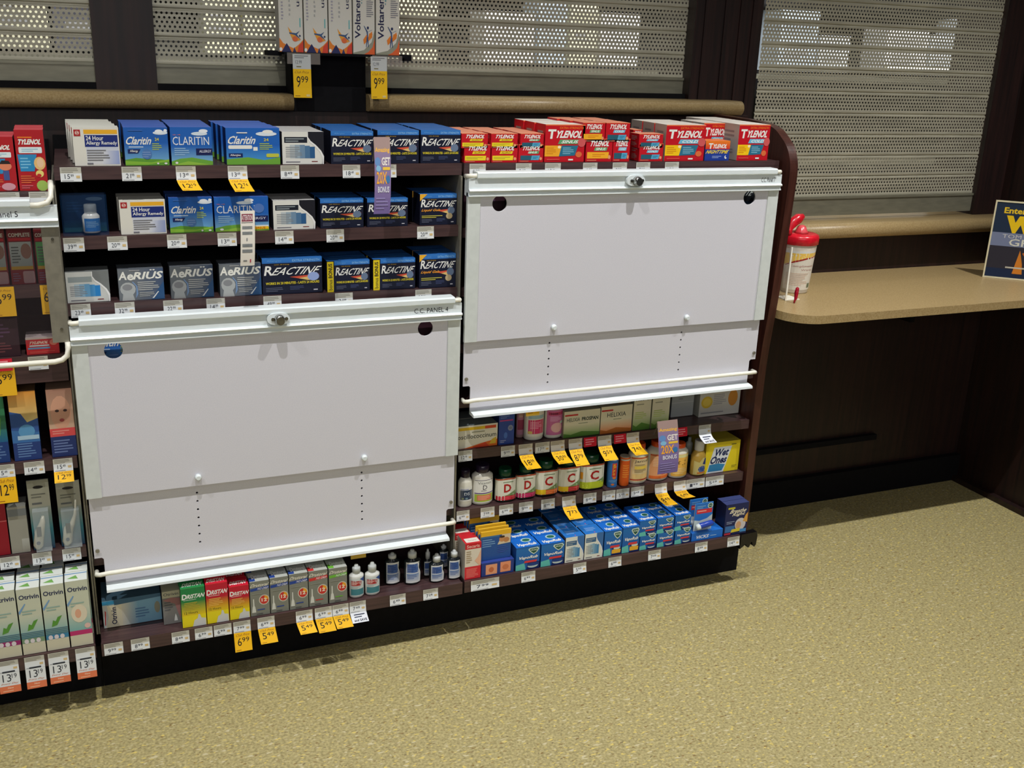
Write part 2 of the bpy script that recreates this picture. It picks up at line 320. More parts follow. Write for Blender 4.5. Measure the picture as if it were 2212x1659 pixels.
def k_reactine(w, h, d, bonus=False, gels=False, seal=False):
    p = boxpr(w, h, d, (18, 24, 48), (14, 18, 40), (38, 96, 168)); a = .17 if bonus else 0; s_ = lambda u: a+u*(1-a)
    p.q(a, .86, 1, 1, (44, 110, 190), (52, 122, 200)); p.t('EXTRA STRENGTH', s_(.5), .89, s_(.96), .95, (140, 190, 230)); p.t('Allergies', s_(.08), .89, s_(.32), .95, (100, 160, 220), 0)
    if bonus: p.q(0, 0, .15, .98, (230, 205, 30)); p.t('bonus', .03, .06, .12, .4, DK, .01, rot=1); p.t('BONUS', .03, .45, .12, .92, DK, .03, rot=1)
    y0, y1 = (.53, .76) if not gels else (.58, .8)
    p.t('R', s_(.04), y0, s_(.18), y1+.03, (240, 240, 236), .02, .2); p.t('EACTINE', s_(.19), y0, s_(.95), y1-.02, (240, 240, 236), .01, .14)
    p.poly([(s_(.45), .47), (s_(.95), .52), (s_(.9), .36), (s_(.7), .38)], (212, 84, 60)); p.poly([(s_(.6), .42), (s_(.92), .5), (s_(.9), .36), (s_(.75), .36)], (224, 190, 120)); p.ell(s_(.85), .46, .1*(1-a), .12, (104, 122, 150) if not seal else (150, 170, 220))
    p.t('non drowsy', s_(.2), .8, s_(.45), .835, (220, 180, 60), 0)
    if gels: p.t('Liquid Gels', s_(.05), .42, s_(.55), .52, (240, 160, 50), .02, .1); p.poly([(0, 1), (.2, 1), (0, .78)], (240, 180, 50)); p.ell(.8, .28, .09, .1, (190, 170, 130)); p.ln(.05, .65, .22, .32, 2, (200, 190, 80))
    else: p.t('WORKS IN 20 MINUTES - LASTS 24 HOURS', s_(.05), .27, s_(.95), .34, (232, 214, 50), .02)
    p.ln(s_(.05), s_(.35), .07, .2, 3, (90, 96, 120)); p.ln(s_(.45), s_(.7), .1, .22, 3, (70, 80, 120)); p.q(s_(.85), .07, s_(.92), .1, (200, 200, 210))
    onface(p, w, h, d, 'top'); p.ln(.1, .9, .3, .7, 2, (70, 130, 200)); return p
def k_aerius(w, h, d, dim=False):
    f = .8 if dim else 1; C_ = lambda *c: tuple(int(x*f) for x in c)
    p = boxpr(w, h, d, C_(112, 118, 124), (60, 66, 76), (90, 96, 104)); p.q(.3, 0, 1, 1, C_(112, 118, 124), C_(66, 84, 116), True)
    p.poly([(.98, .55), (1, .55), (1, 0), (.7, 0)], C_(44, 84, 130)); p.t('A', .02, .66, .2, .92, C_(240, 240, 232), .03, .1); p.t('e', .2, .64, .34, .84, C_(240, 240, 232), .03, .1); p.t('RIUS', .35, .66, .98, .9, C_(240, 240, 232), .03, .1); p.t('..', .7, .93, .82, .97, C_(240, 240, 232), .03)
    p.ell(.2, .36, .17, .22, C_(178, 182, 182)); p.poly([(.06, 0), (.34, 0), (.3, .2), (.1, .3)], C_(176, 180, 180)); p.ell(.19, .42, .11, .1, C_(140, 142, 146))
    p.poly([(.36, .05), (.42, .2), (.41, .45), (.32, .6), (.3, .58), (.38, .44), (.38, .22)], C_(120, 150, 190))
    p.ln(.42, .92, .3, .6, 5, C_(190, 192, 190)); p.ln(.45, .8, .1, .26, 3, C_(170, 172, 170)); p.poly([(.72, .04), (.86, .26), (.88, .25), (.76, .04)], C_(220, 224, 224)); p.ln(.25, .6, .93, .97, 1, C_(190, 190, 190)); return p
def k_tylenol(w, h, d, sub='SINUS', mode='sinus', big=False, side=(190, 20, 34)):
    p = boxpr(w, h, d, RED, side, (230, 150, 120) if not big else (232, 226, 216)); o = (244, 140, 90)
    p.q(0, .97, 1, 1, (236, 120, 70))
    sc_ = {'sinus': (100, 160, 110), 'cold': (110, 184, 214), 'allergy': (238, 210, 40), 'blue': (100, 160, 110)}[mode]
    if big:
        p.t('EXTRA STRENGTH', .36, .88, .95, .94, ORG, .01); p.t('T', .06, .62, .26, .87, WH, .04, .12); p.t('YLENOL', .26, .64, .93, .84, WH, .04, .1)
        p.poly([(.32, .48), (.88, .48), (.92, .6), (.37, .6)], sc_); p.t(sub, .42, .5, .83, .58, WH, .03, .1)
        p.poly([(0, .15), (.36, .15), (.42, .44), (0, .44)], YEL if mode == 'cold' else (242, 170, 40)); p.poly([(.36, .15), (.76, .17), (.84, .44), (.42, .44)], (44, 112, 140)); p.ln(.45, .75, .2, .4, 4, (130, 180, 200)); p.ln(.04, .3, .2, .4, 4, (220, 140, 20))
        p.ell(.36, .4, .04, .04, (255, 240, 190)); p.ell(.86, .2, .08, .08, (222, 110, 60)); p.ln(.06, .55, .04, .1, 1, (226, 80, 70)); p.q(.6, .04, .72, .08, WH); p.ell(.92, .52, .1, .12, (210, 90, 90))
    else:
        p.t('TYLENOL', .16, .67, .88, .92, WH, .04, .1); p.poly([(.3, .48), (.78, .48), (.82, .63), (.34, .63)] if mode != 'blue' else [(.4, .48), (.8, .48), (.84, .63), (.44, .63)], sc_)
        p.t(sub, .38, .5, .74, .61, (250, 250, 240) if mode != 'allergy' else (150, 90, 20), .02, .08)
        if mode == 'allergy': p.poly([(.03, .12), (.82, .12), (.84, .38), (.03, .38)], (240, 214, 40)); p.ln(.08, .75, .18, .32, 2, (170, 160, 40))
        elif mode == 'sinus': p.poly([(.05, .14), (.86, .14), (.88, .42), (.05, .42)], (246, 176, 40)); p.ln(.25, .75, .2, .36, 2, (220, 130, 20))
        else: p.poly([(.08, .12), (.5, .12), (.54, .38), (.08, .38)], (40, 92, 110)); p.poly([(.5, .12), (.82, .12), (.87, .38), (.54, .38)], (84, 166, 200)); p.ln(.58, .8, .18, .32, 2, (40, 110, 150))
        p.ell(.9, .2, .05, .09, (230, 160, 110)); p.ln(.05, .6, .03, .09, 1, (240, 150, 120))
    if side != (190, 20, 34) or not big: pass
    onface(p, w, h, d, 'left'); p.ln(.2, .8, .5, .85, 3, (150, 140, 138)); p.ln(.2, .8, .1, .4, 4, (160, 150, 146)); return p
def k_nighttime(w, h, d):
    p = boxpr(w, h, d, (30, 60, 150), (60, 60, 110), (232, 120, 60)); p.q(0, .58, 1, 1, (214, 40, 36), (240, 130, 40)); p.t('T', .12, .6, .3, .88, WH, .04, .1); p.t('YLENOL', .3, .62, .88, .84, WH, .04, .1)
    p.t('NIGHTTIME', .06, .36, .94, .54, (236, 206, 60), .03, .1); p.ln(.3, .7, .12, .26, 2, (150, 170, 220)); p.ell(.86, .18, .05, .09, WH); p.ell(.89, .22, .04, .07, (30, 60, 150)); return p
def k_kids(w, h, d, girl=True):
    p = boxpr(w, h, d, (176, 22, 32), (74, 60, 66), (204, 60, 76)); p.ln(.1, .85, .86, .9, 1, (240, 130, 40)); p.t('TYLENOL', .1, .76, .9, .85, WH, .05, .08); p.rr(.1, .62, .9, .72, (226, 236, 238), .5); p.ln(.2, .8, .64, .7, 2, (140, 190, 210))
    p.poly([(.04, .6), (.7, .6), (.58, .32), (.1, .32)], (44, 138, 190)); p.ln(.12, .5, .36, .56, 4, (120, 190, 224))
    if girl: p.ell(.78, .45, .2, .11, (236, 190, 120)); p.ell(.8, .46, .12, .08, (240, 200, 160)); p.ell(.75, .28, .14, .06, (236, 214, 120)); p.ell(.72, .25, .08, .03, (196, 40, 40)); p.ell(.8, .08, .2, .09, (160, 190, 90))
    else: p.ell(.68, .46, .2, .08, (226, 132, 96)); p.poly([(.5, .5), (.86, .5), (.8, .56), (.58, .57)], (40, 30, 30)); p.q(.6, .2, .78, .38, (70, 86, 140)); p.ell(.72, .08, .22, .07, (210, 150, 160))
    p.ln(.08, .6, .12, .26, 4, (226, 110, 60)); p.ln(.08, .5, .03, .1, 2, (210, 100, 110)); onface(p, w, h, d, 'top'); p.q(.05, .35, .95, .42, (226, 130, 120)); return p
def k_kids2(w, h, d, ban=(200, 40, 50), body=(150, 160, 160)):
    p = boxpr(w, h, d, (130, 30, 42), (70, 22, 30), (120, 70, 70)); p.t('COMPLETE', .06, .86, .94, .93, (216, 214, 200), .03); p.q(.05, .79, .95, .84, ban); p.q(.05, .32, .95, .77, body, tuple(x+30 for x in body)); p.ell(.72, .6, .22, .14, (150, 110, 96)); p.ln(.12, .5, .38, .7, 6, (90, 100, 100))
    p.q(.05, .27, .95, .33, (190, 150, 50)); p.rr(.5, .02, .98, .24, (176, 140, 146), .4); p.ln(.08, .42, .05, .22, 4, (120, 90, 120)); return p
def k_tylbottle(w, h, d):
    p = boxpr(w, h, d, (186, 40, 46), (130, 100, 100), (176, 160, 160)); p.q(0, .9, 1, 1, (196, 180, 170)); p.t('TYLENOL', .1, .62, .68, .78, (226, 200, 180), .04, .1); p.q(.1, .48, .7, .56, (180, 190, 190)); p.q(.05, .32, .72, .42, (96, 140, 176)); p.ell(.84, .68, .12, .18, (214, 120, 100)); p.ln(.1, .9, .06, .2, 2, (220, 90, 80)); return p
def k_osc(w, h, d):
    p = boxpr(w, h, d, (230, 226, 208), (150, 150, 130), (120, 130, 130)); p.q(0, .8, .68, .93, (232, 190, 40)); p.q(.68, .8, .96, .93, (214, 80, 40)); p.poly([(0, .0), (1, .0), (1, .3), (.6, .18), (.2, .02)], (224, 110, 40)); p.poly([(.3, 0), (.8, 0), (.7, .2)], (214, 70, 40)); p.poly([(.8, .1), (.96, .1), (.98, .4), (.86, .3)], (214, 180, 60))
    p.t('oscillococcinum', .0, .42, .97, .62, (40, 50, 50), .005); p.ln(.35, .85, .66, .74, 1, (150, 150, 120)); return p
def k_blue(w, h, d):
    p = boxpr(w, h, d, (44, 72, 150), (30, 50, 110), (40, 60, 120)); p.q(.05, .72, .9, .76, (180, 60, 120)); p.ell(.75, .5, .17, .09, (130, 140, 170)); p.t('12', .68, .47, .82, .53, (40, 40, 60)); p.ell(.45, .28, .12, .1, (70, 110, 190)); p.ln(.1, .7, .8, .95, 3, (110, 130, 190)); p.ln(.1, .5, .05, .15, 2, (150, 160, 200)); return p
def k_helixia(w, h, d, orange=False, tall=False):
    b_ = (222, 124, 50) if orange else (96, 150, 60); p = boxpr(w, h, d, (214, 210, 186), (150, 150, 130), (180, 176, 150)); p.q(0, 0, 1, .5, b_, (214, 210, 186)); p.poly([(0, 0), (1, 0), (1, .12), (.5, .2), (.2, .1), (0, .16)], tuple(int(x*.8) for x in b_))
    if tall: p.t('PROSPAN', .1, .78, .92, .86, (44, 54, 48), .03); p.ln(.15, .8, .66, .72, 1, (150, 150, 130)); p.ln(.1, .8, .3, .5, 4, (170, 190, 110)); return p
    p.q(.02, .82, .38, .88, (190, 44, 44))
    if orange: p.t('HELIXIA', .2, .6, .8, .76, (40, 52, 56), .0)
    else: p.t('HELIXIA', .08, .6, .44, .74, (40, 60, 56), 0); p.t('PROSPAN', .49, .6, .95, .74, (30, 50, 46), .03)
    p.ln(.4, .8, .48, .54, 1, (140, 150, 120)); return p
def k_grey(w, h, d):
    p = boxpr(w, h, d, (168, 172, 172), (110, 112, 116), (140, 140, 140)); p.q(0, .5, 1, .53, (186, 188, 190)); p.ln(.3, .6, .6, .9, 3, (140, 144, 150)); return p
def k_lemon(w, h, d):
    p = boxpr(w, h, d, (202, 200, 192), (170, 170, 160), (206, 180, 90)); p.ell(.18, .52, .14, .22, (222, 188, 60)); p.ell(.18, .52, .1, .15, (232, 204, 90)); p.ell(.82, .6, .12, .3, (206, 140, 60)); p.ln(.34, .68, .4, .8, 6, (160, 160, 168)); p.q(.66, .9, .96, 1, (226, 180, 60)); p.ln(.05, .9, .08, .18, 1, (150, 150, 150)); return p
def k_wet(w, h, d):
    p = boxpr(w, h, d, (222, 200, 34), (170, 150, 40), (200, 180, 60)); p.poly([(.06, 0), (.56, 0), (.76, .84), (.24, .84)], (214, 220, 224)); p.poly([(.1, .05), (.52, .05), (.6, .25), (.4, .3), (.14, .28)], (48, 130, 180))
    p.t('Wet', .26, .54, .68, .78, (16, 34, 84), .035, .15); p.t('Ones', .16, .3, .64, .55, (16, 34, 84), .035, .15); p.ln(.74, .96, .86, .92, 1, (90, 90, 40)); p.ln(.8, .96, .1, .2, 2, (150, 140, 40)); return p
def k_secaris(w, h, d):
    p = boxpr(w, h, d, (224, 214, 196), (178, 172, 164), (206, 40, 50)); p.q(0, .84, 1, 1, (200, 30, 42)); p.t('Secaris', .1, .87, .9, .96, (240, 190, 180), .02); p.q(0, 0, 1, .35, (214, 44, 56)); p.ln(.1, .9, .04, .3, 7, (236, 130, 120)); p.poly([(.9, .36), (1, .36), (1, .82), (.8, .6), (.6, .5)], (232, 180, 150)); p.ln(.08, .45, .45, .8, 6, (170, 150, 120))
    onface(p, w, h, d, 'top'); p.q(.12, .1, .95, .5, (232, 226, 216)); p.t('Secaris', .3, .22, .8, .36, (190, 170, 160)); return p
def k_vapo(w, h, d, lemon=False, small=False):
    p = boxpr(w, h, d, (26, 96, 172), (20, 74, 150), (32, 112, 214)); p.q(0, .5, 1, .94, (30, 100, 176), (36, 110, 180)); p.poly([(0, 0), (.42, 0), (.36, .3), (0, .24)], (96, 190, 180)); p.poly([(.45, .0), (1, 0), (1, .3), (.5, .3)], (16, 40, 100))
    if lemon: p.poly([(.46, .06), (.96, .06), (.98, .2), (.7, .26), (.46, .2)], (232, 176, 50)); p.ell(.75, .27, .2, .05, (200, 216, 210))
    else: p.ell(.72, .14, .22, .09, (190, 206, 200)); p.ell(.72, .2, .26, .07, (26, 60, 130))
    p.poly([(.55, .92), (.9, .94), (.97, .86), (.88, .72), (.74, .64), (.6, .74), (.5, .86)], (208, 226, 210)); p.poly([(.59, .89), (.87, .9), (.92, .85), (.84, .73), (.74, .68), (.64, .75), (.56, .85)], (30, 84, 66)); p.t('VICKS', .6, .79, .88, .86, (214, 230, 214), .02)
    p.t('VapoRub', .1, .44, .92, .6, WH, .03, .08); p.poly([(.34, .3), (.86, .3), (.9, .39), (.37, .39)], (216, 60, 64))
    onface(p, w, h, d, 'top'); p.t('VapoRub', .1, .06, .92, .4, WH, .04, .08); p.ell(.62, .7, .22, .22, (180, 214, 220)); p.ell(.62, .7, .16, .15, (50, 110, 90)); return p
def k_swbox(w, h, d):
    p = k_swoosh(w, h, d, (60, 110, 170), (226, 228, 216), (70, 130, 176), (60, 100, 140), (44, 120, 204)); onface(p, w, h, d, 'top'); p.ln(.2, .8, .3, .7, 3, (130, 170, 226)); p.ell(.55, .12, .03, .04, (230, 80, 110)); return p
def k_breathe(w, h, d):
    p = boxpr(w, h, d, (30, 38, 84), (24, 28, 60), (60, 70, 120)); p.rr(.1, .84, .4, .9, (200, 190, 50), .3); p.t('Breathe', .22, .7, .92, .83, (236, 226, 200), .02, .15); p.t('Right', .32, .58, .86, .7, (236, 226, 200), .02, .15); p.ell(.7, .32, .24, .2, (206, 200, 200)); p.ell(.62, .3, .12, .12, (206, 160, 120)); p.poly([(.8, .4), (1, .36), (1, .68), (.9, .6)], (216, 160, 70))
    p.ln(.08, .45, .36, .46, 2, (150, 160, 190)); p.q(.04, .1, .45, .3, (60, 110, 170)); p.poly([(.3, .08), (.75, .1), (.7, .2), (.34, .18)], (220, 200, 60)); p.q(.02, .02, .3, .08, (190, 50, 70)); p.q(.7, .06, .98, .16, (70, 140, 200)); return p
def k_otlying(w, h, d):
    p = boxpr(w, h, d, (130, 178, 206), (80, 110, 140), (80, 110, 130)); p.q(.0, 0, .32, .82, (236, 228, 200)); p.q(.32, 0, .6, .84, (230, 224, 204), (130, 178, 206), True); p.poly([(0, .0), (.04, 0), (.09, .4), (.08, .84), (0, .84)], (200, 204, 200)); p.poly([(.02, .1), (.035, .1), (.055, .6), (.035, .65)], (190, 50, 50)); p.q(0, .86, .2, .98, (60, 160, 214)); p.poly([(.2, .8), (1, .88), (1, 1), (.2, 1)], (70, 110, 140))
    p.t('Otrivin', .14, .1, .23, .74, (30, 40, 84), .02, rot=1); p.ell(.93, .5, .05, .22, (150, 150, 130)); p.ln(.55, .8, .2, .6, 4, (90, 130, 170)); return p
def k_otsmall(w, h, d):
    p = boxpr(w, h, d, (126, 124, 122), (90, 90, 92), (190, 186, 164)); p.q(0, .8, 1, 1, (186, 182, 158)); p.t('Otrivin', .08, .86, .92, .95, (60, 66, 84), .01); p.poly([(.0, .74), (.5, .8), (1, .76), (1, .1), (.85, .3), (.7, .6)], (160, 110, 110)); p.poly([(.6, .08), (.8, .08), (.76, .2), (.7, .3), (.64, .2)], (216, 216, 214)); p.ln(.1, .6, .4, .7, 4, (90, 90, 96)); return p
def k_dristan(w, h, d, red=True):
    c = (210, 30, 56) if red else (40, 140, 76); p = boxpr(w, h, d, (222, 190, 40), c, c); p.q(0, .3, 1, .66, (226, 196, 30), tuple(int(x*.9) for x in c)); p.q(0, .66, 1, 1, tuple(int(x*.92) for x in c)); p.q(0, 0, 1, .3, (232, 214, 30))
    p.t('D', .04, .72, .25, .86, WH, .04, .1); p.t('RISTAN', .26, .73, .97, .84, WH, .03, .1); p.ln(.1, .9, .69, .71, 1, WH); p.ln(.12, .8, .44, .64, 5, (190, 170, 60) if not red else (236, 190, 90)); p.t('12 Hours', .1, .34, .66, .4, (90, 90, 40), 0)
    p.poly([(.42, .0), (.98, .0), (.98, .18), (.8, .2), (.74, .3), (.68, .3), (.64, .2), (.5, .16)], (206, 208, 206)); onface(p, w, h, d, 'top'); p.t('DRISTAN', .1, .2, .9, .6, WH, .04, .1); return p
def k_drutoral(w, h, d, c=(40, 70, 150)):
    p = boxpr(w, h, d, (128, 130, 120), (100, 102, 96), (186, 190, 184)); p.t('Drutoral', .06, .84, .95, .93, (226, 222, 206), .02, .15); p.poly([(.02, .72), (1, .76), (1, .84), (.02, .8)], c); p.t('NO DRIP', .4, .75, .95, .81, (224, 226, 230), .01, .1); p.ell(.72, .44, .28, .15, (200, 196, 180)); p.ell(.72, .44, .23, .125, (200, 50, 44)); p.poly([(.72, .44), (.95, .44), (.9, .53), (.75, .565)], (232, 160, 40)); p.t('12', .58, .39, .86, .49, (240, 226, 210), .03)
    p.poly([(.06, .1), (.28, .1), (.24, .26), (.2, .3), (.19, .5), (.14, .5), (.13, .3), (.1, .26)], (212, 214, 206)); p.ln(.34, .95, .14, .2, 1, c); p.ln(.3, .8, .02, .08, 1, (90, 92, 90)); p.ln(.1, .9, .62, .66, 1, (150, 152, 142))
    onface(p, w, h, d, 'top'); p.q(.0, .05, .3, .5, c); p.t('Drutoral', .15, .3, .95, .8, (236, 238, 236), .05); return p
def k_otrivin(w, h, d, band=(150, 40, 110), kid=False):
    p = boxpr(w, h, d, (202, 206, 184), (170, 176, 160), (226, 232, 226)); p.q(0, .22, 1, .6, (120, 176, 176), (204, 208, 186)); p.q(0, 0, 1, .17, (208, 204, 180)); p.q(0, .17, 1, .24, band)
    p.t('Otrivin', .08, .84, .95, .91, (34, 44, 84), .02); p.ln(.15, .8, .6, .68, 2, (150, 180, 170)); p.poly([(0, .66), (.3, .78), (.34, .77), (.04, .62)], (120, 160, 200))
    if kid: p.ell(.5, .5, .36, .14, (224, 214, 190)); p.ell(.45, .5, .14, .07, (224, 170, 140)); p.ell(.82, .3, .14, .04, (226, 190, 180))
    else:
        p.poly([(.3, .36), (.55, .38), (.8, .52), (.6, .5), (.5, .44), (.38, .46)], (90, 150, 60))
        for k in range(3): p.ell(.2+.26*k, .2, .1, .035, (222, 214, 220))
        for k in range(4): p.q(.0, .25+.025*k, 1, .26+.025*k, (60, 100, 130), keep=True)
    p.L += 1; onface(p, w, h, d, 'top'); p.poly([(.1, .3), (.6, .2), (.5, .6)], (120, 176, 90)); p.q(0, .75, 1, .85, (120, 160, 200)); return p
def k_face(w, h, d):
    p = boxpr(w, h, d, (206, 160, 136), (40, 50, 90), (150, 120, 100)); p.q(0, .4, 1, 1, (214, 178, 150), (176, 130, 110)); p.ell(.5, .65, .4, .25, (218, 164, 136)); p.ell(.36, .68, .08, .02, (70, 50, 50)); p.ell(.68, .68, .08, .02, (70, 50, 50)); p.ell(.52, .54, .1, .025, (176, 80, 80)); p.q(0, .3, 1, .42, (224, 84, 84)); p.ln(.1, .8, .33, .4, 2, (236, 150, 140)); p.q(0, 0, 1, .3, (40, 56, 110)); p.ln(.1, .9, .05, .26, 5, (110, 130, 180)); return p
def k_child(w, h, d, c=(224, 150, 60)):
    p = boxpr(w, h, d, (60, 110, 170), (24, 30, 60), (120, 90, 60)); p.q(0, .5, 1, 1, (210, 196, 130), c); p.poly([(0, .45), (0, .72), (.4, .68), (.6, .55), (1, .6), (1, .4)], (50, 86, 150)); p.ell(.55, .42, .3, .1, (90, 150, 196)); p.q(.2, .3, .98, .36, (170, 200, 220)); p.q(0, 0, 1, .26, (36, 60, 120)); p.ln(.15, .85, .04, .26, 6, (96, 130, 180)); return p
def k_greenbox(w, h, d):
    p = boxpr(w, h, d, (50, 120, 80), (20, 40, 60), (60, 90, 60)); p.q(0, .3, 1, .6, (30, 96, 140), (60, 130, 90)); p.poly([(.3, .35), (.7, .4), (.8, .65), (.6, .6)], (110, 170, 70)); p.q(0, 0, 1, .3, (30, 60, 120)); p.ln(.1, .9, .05, .26, 5, (90, 120, 170)); return p
def k_redplain(w, h, d):
    p = boxpr(w, h, d, (140, 18, 34), (100, 14, 28), (120, 30, 40)); p.q(0, .62, 1, .64, (190, 90, 90)); p.ln(.1, .8, .7, .8, 2, (190, 80, 80)); return p
def k_greyplain(w, h, d):
    p = boxpr(w, h, d, (150, 148, 136), (110, 110, 104), (140, 140, 132)); p.q(0, .8, 1, .95, (120, 124, 124)); p.q(.6, 0, 1, .3, (150, 148, 136), (176, 176, 168)); return p
def k_dark(w, h, d):
    p = boxpr(w, h, d, (52, 28, 38), (36, 20, 30), (50, 30, 40)); p.ln(.1, .8, .5, .9, 4, (90, 60, 90)); p.ln(.1, .8, .1, .4, 4, (110, 60, 66)); return p
def k_lete(w, h, d):
    p = boxpr(w, h, d, (30, 34, 40), (20, 22, 26), (40, 44, 50)); p.t('COMPLETE', .05, .6, .95, .8, (200, 206, 200), .02, .15); p.q(.0, .1, 1, .45, (34, 60, 84)); return p
def k_volt(w, h, d, front=True):
    p = boxpr(w, h, d, (218, 214, 200), (190, 186, 172), (226, 222, 212)); o = (230, 130, 44)
    if front:
        p.poly([(0, 0), (1, 0), (1, .2), (.85, .1), (.5, .035), (0, .01)], (150, 150, 130)); p.poly([(.5, 0), (1, 0), (1, .13), (.9, .06), (.7, .02)], (226, 100, 50)); p.t('Voltaren', .08, .127, .34, .455, (34, 36, 74), .02, rot=1); p.q(.55, .54, 1, .72, (50, 130, 190)); p.ln(.62, .96, .3, .53, 14, (130, 130, 136))
        for P_ in ([(.3, .04), (.9, .16), (.86, .19), (.5, .08)], [(.5, .08), (.7, .14), (.62, .16), (.46, .12)], [(.66, .1), (.88, .14), (.88, .18), (.74, .17)]): p.poly(P_, o)
        for a, b_, c, d_ in ((.62, .18, .7, .06), (.62, .18, .5, .23), (.64, .18, .86, .2), (.62, .14, .6, .06)): p.poly([(a, b_), (a+.06, b_+.004), (c+.02, d_), (c-.01, d_)], (60, 84, 124))
        p.ell(.68, .215, .05, .012, (40, 50, 90)); p.ln(.38, .44, .4, .53, 5, (90, 150, 160))
    else:
        p.poly([(0, 0), (1, 0), (1, .1), (.8, .06), (.6, .03), (.4, .045), (.15, .07), (0, .11)], o); p.poly([(.75, 0), (1, 0), (1, .09), (.8, .05)], (216, 70, 50)); p.poly([(.08, .0), (.5, 0), (.4, .04), (.3, .07), (.2, .04)], (40, 44, 90)); p.poly([(.55, 0), (.7, 0), (.62, .04)], (50, 54, 100)); p.ell(.05, .02, .06, .015, WH)
        p.poly([(.36, .2), (.6, .14), (.9, .1), (.7, .085), (.55, .1), (.45, .14)], (236, 160, 50)); p.ell(.66, .105, .12, .022, (224, 110, 60)); p.poly([(.42, .155), (.7, .15), (.86, .17), (.74, .14), (.9, .1), (.66, .135), (.42, .145)], (60, 90, 130)); p.ell(.86, .13, .04, .008, (50, 60, 100))
        p.t('Voltaren', .76, .36, .93, .7, (34, 36, 74), .0, rot=2); p.ln(.1, .2, .25, .8, 22, (170, 166, 176)); p.ln(.42, .5, .28, .7, 12, (176, 176, 170)); p.q(.86, .2, .9, .27, (90, 180, 180))
    return p
KIND = dict(allergy24=k_allergy24, claritin=k_claritin, claritin2=k_claritin2, claritin2p=lambda *a: k_claritin2(*a, True), claritin3=k_claritin3, swoosh=k_swoosh,
    swooshg=lambda *a: k_swoosh(*a, (120, 124, 124), (206, 208, 204), (40, 130, 200), (150, 160, 160), (120, 124, 124)), reactine=k_reactine, reactineB=lambda *a: k_reactine(*a, seal=True),
    bonus=lambda *a: k_reactine(*a, bonus=True), gels=lambda *a: k_reactine(*a, gels=True), aerius=k_aerius, aeriusd=lambda *a: k_aerius(*a, True),
    tal=lambda *a: k_tylenol(*a, 'ALLERGY', 'allergy'), tsi=lambda *a: k_tylenol(*a, 'SINUS', 'sinus'), tsb=lambda *a: k_tylenol(*a, 'SINUS', 'blue'), tco=lambda *a: k_tylenol(*a, 'COLD', 'cold'),
    Tsi=lambda *a: k_tylenol(*a, 'SINUS', 'sinus', True), Tco=lambda *a: k_tylenol(*a, 'COLD', 'cold', True, (196, 186, 176)), night=k_nighttime, kids=k_kids, kidsb=lambda *a: k_kids(*a, False), kids2=k_kids2,
    kids2g=lambda *a: k_kids2(*a, (200, 44, 60), (66, 150, 76)), tylb=k_tylbottle, osc=k_osc, blue=k_blue, helg=k_helixia, helo=lambda *a: k_helixia(*a, True), pros=lambda *a: k_helixia(*a, False, True), grey=k_grey, lemon=k_lemon, wet=k_wet,
    secaris=k_secaris, vapo=k_vapo, vapol=lambda *a: k_vapo(*a, True), swbox=k_swbox, breathe=k_breathe, otl=k_otlying, ots=k_otsmall, drr=k_dristan, drg=lambda *a: k_dristan(*a, False), drub=k_drutoral, drur=lambda *a: k_drutoral(*a, (206, 50, 50)),
    drug=lambda *a: k_drutoral(*a, (110, 180, 60)), otp=k_otrivin, otg=lambda *a: k_otrivin(*a, (120, 150, 120)), otb=lambda *a: k_otrivin(*a, (60, 130, 170)), otk=lambda *a: k_otrivin(*a, (190, 50, 110), True), face=k_face, child=k_child, greenb=k_greenbox,
    redp=k_redplain, greyp=k_greyplain, dark=k_dark, lete=k_lete, voltf=k_volt, voltb=lambda *a: k_volt(*a, False))
_mc = {}
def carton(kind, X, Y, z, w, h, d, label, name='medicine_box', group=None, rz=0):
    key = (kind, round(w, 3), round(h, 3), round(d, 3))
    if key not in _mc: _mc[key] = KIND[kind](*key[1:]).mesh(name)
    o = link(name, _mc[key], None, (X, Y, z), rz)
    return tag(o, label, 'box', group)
# ------------------------------------------------------------------ shelves and where their lips run
B = .914
SH = {'L1': (0, B, 1.279, 1.279, 0), 'L2': (0, B, 1.130, 1.130, 0), 'L3': (0, B, .984, .972, 0), 'LD': (0, B, .176, .176, -.075),
      'R1': (B, 1.845, 1.279, 1.279, 0), 'R4': (B, 1.845, .529, .518, 0), 'R5': (B, 1.845, .354, .349, 0), 'RD': (B, 1.803, .178, .178, -.075),
      'K1': (-B, 0, 1.229, 1.229, 0), 'K2': (-B, 0, 1.030, 1.030, 0), 'K3': (-B, 0, .872, .872, 0), 'K5': (-B, 0, .627, .627, 0), 'K6': (-B, 0, .400, .400, 0), 'KD': (-B, 0, .176, .176, -.075)}
def shz(s, X):
    a, b_, z0, z1, y = SH[s]; return z0+(z1-z0)*(X-a)/(b_-a)
WHERE = {'L1': 'middle bay top shelf', 'L2': 'middle bay second shelf', 'L3': 'middle bay third shelf', 'LD': 'middle bay bottom deck', 'R1': 'right bay top shelf',
         'R4': 'shelf below right panel', 'R5': 'right bay vitamin shelf', 'RD': 'right bay bottom deck', 'K1': 'left bay top shelf', 'K2': 'upper clear-panel shelf',
         'K3': 'lower clear-panel shelf', 'K5': 'left bay picture-box shelf', 'K6': 'left bay thermometer shelf', 'KD': 'left bay bottom deck'}
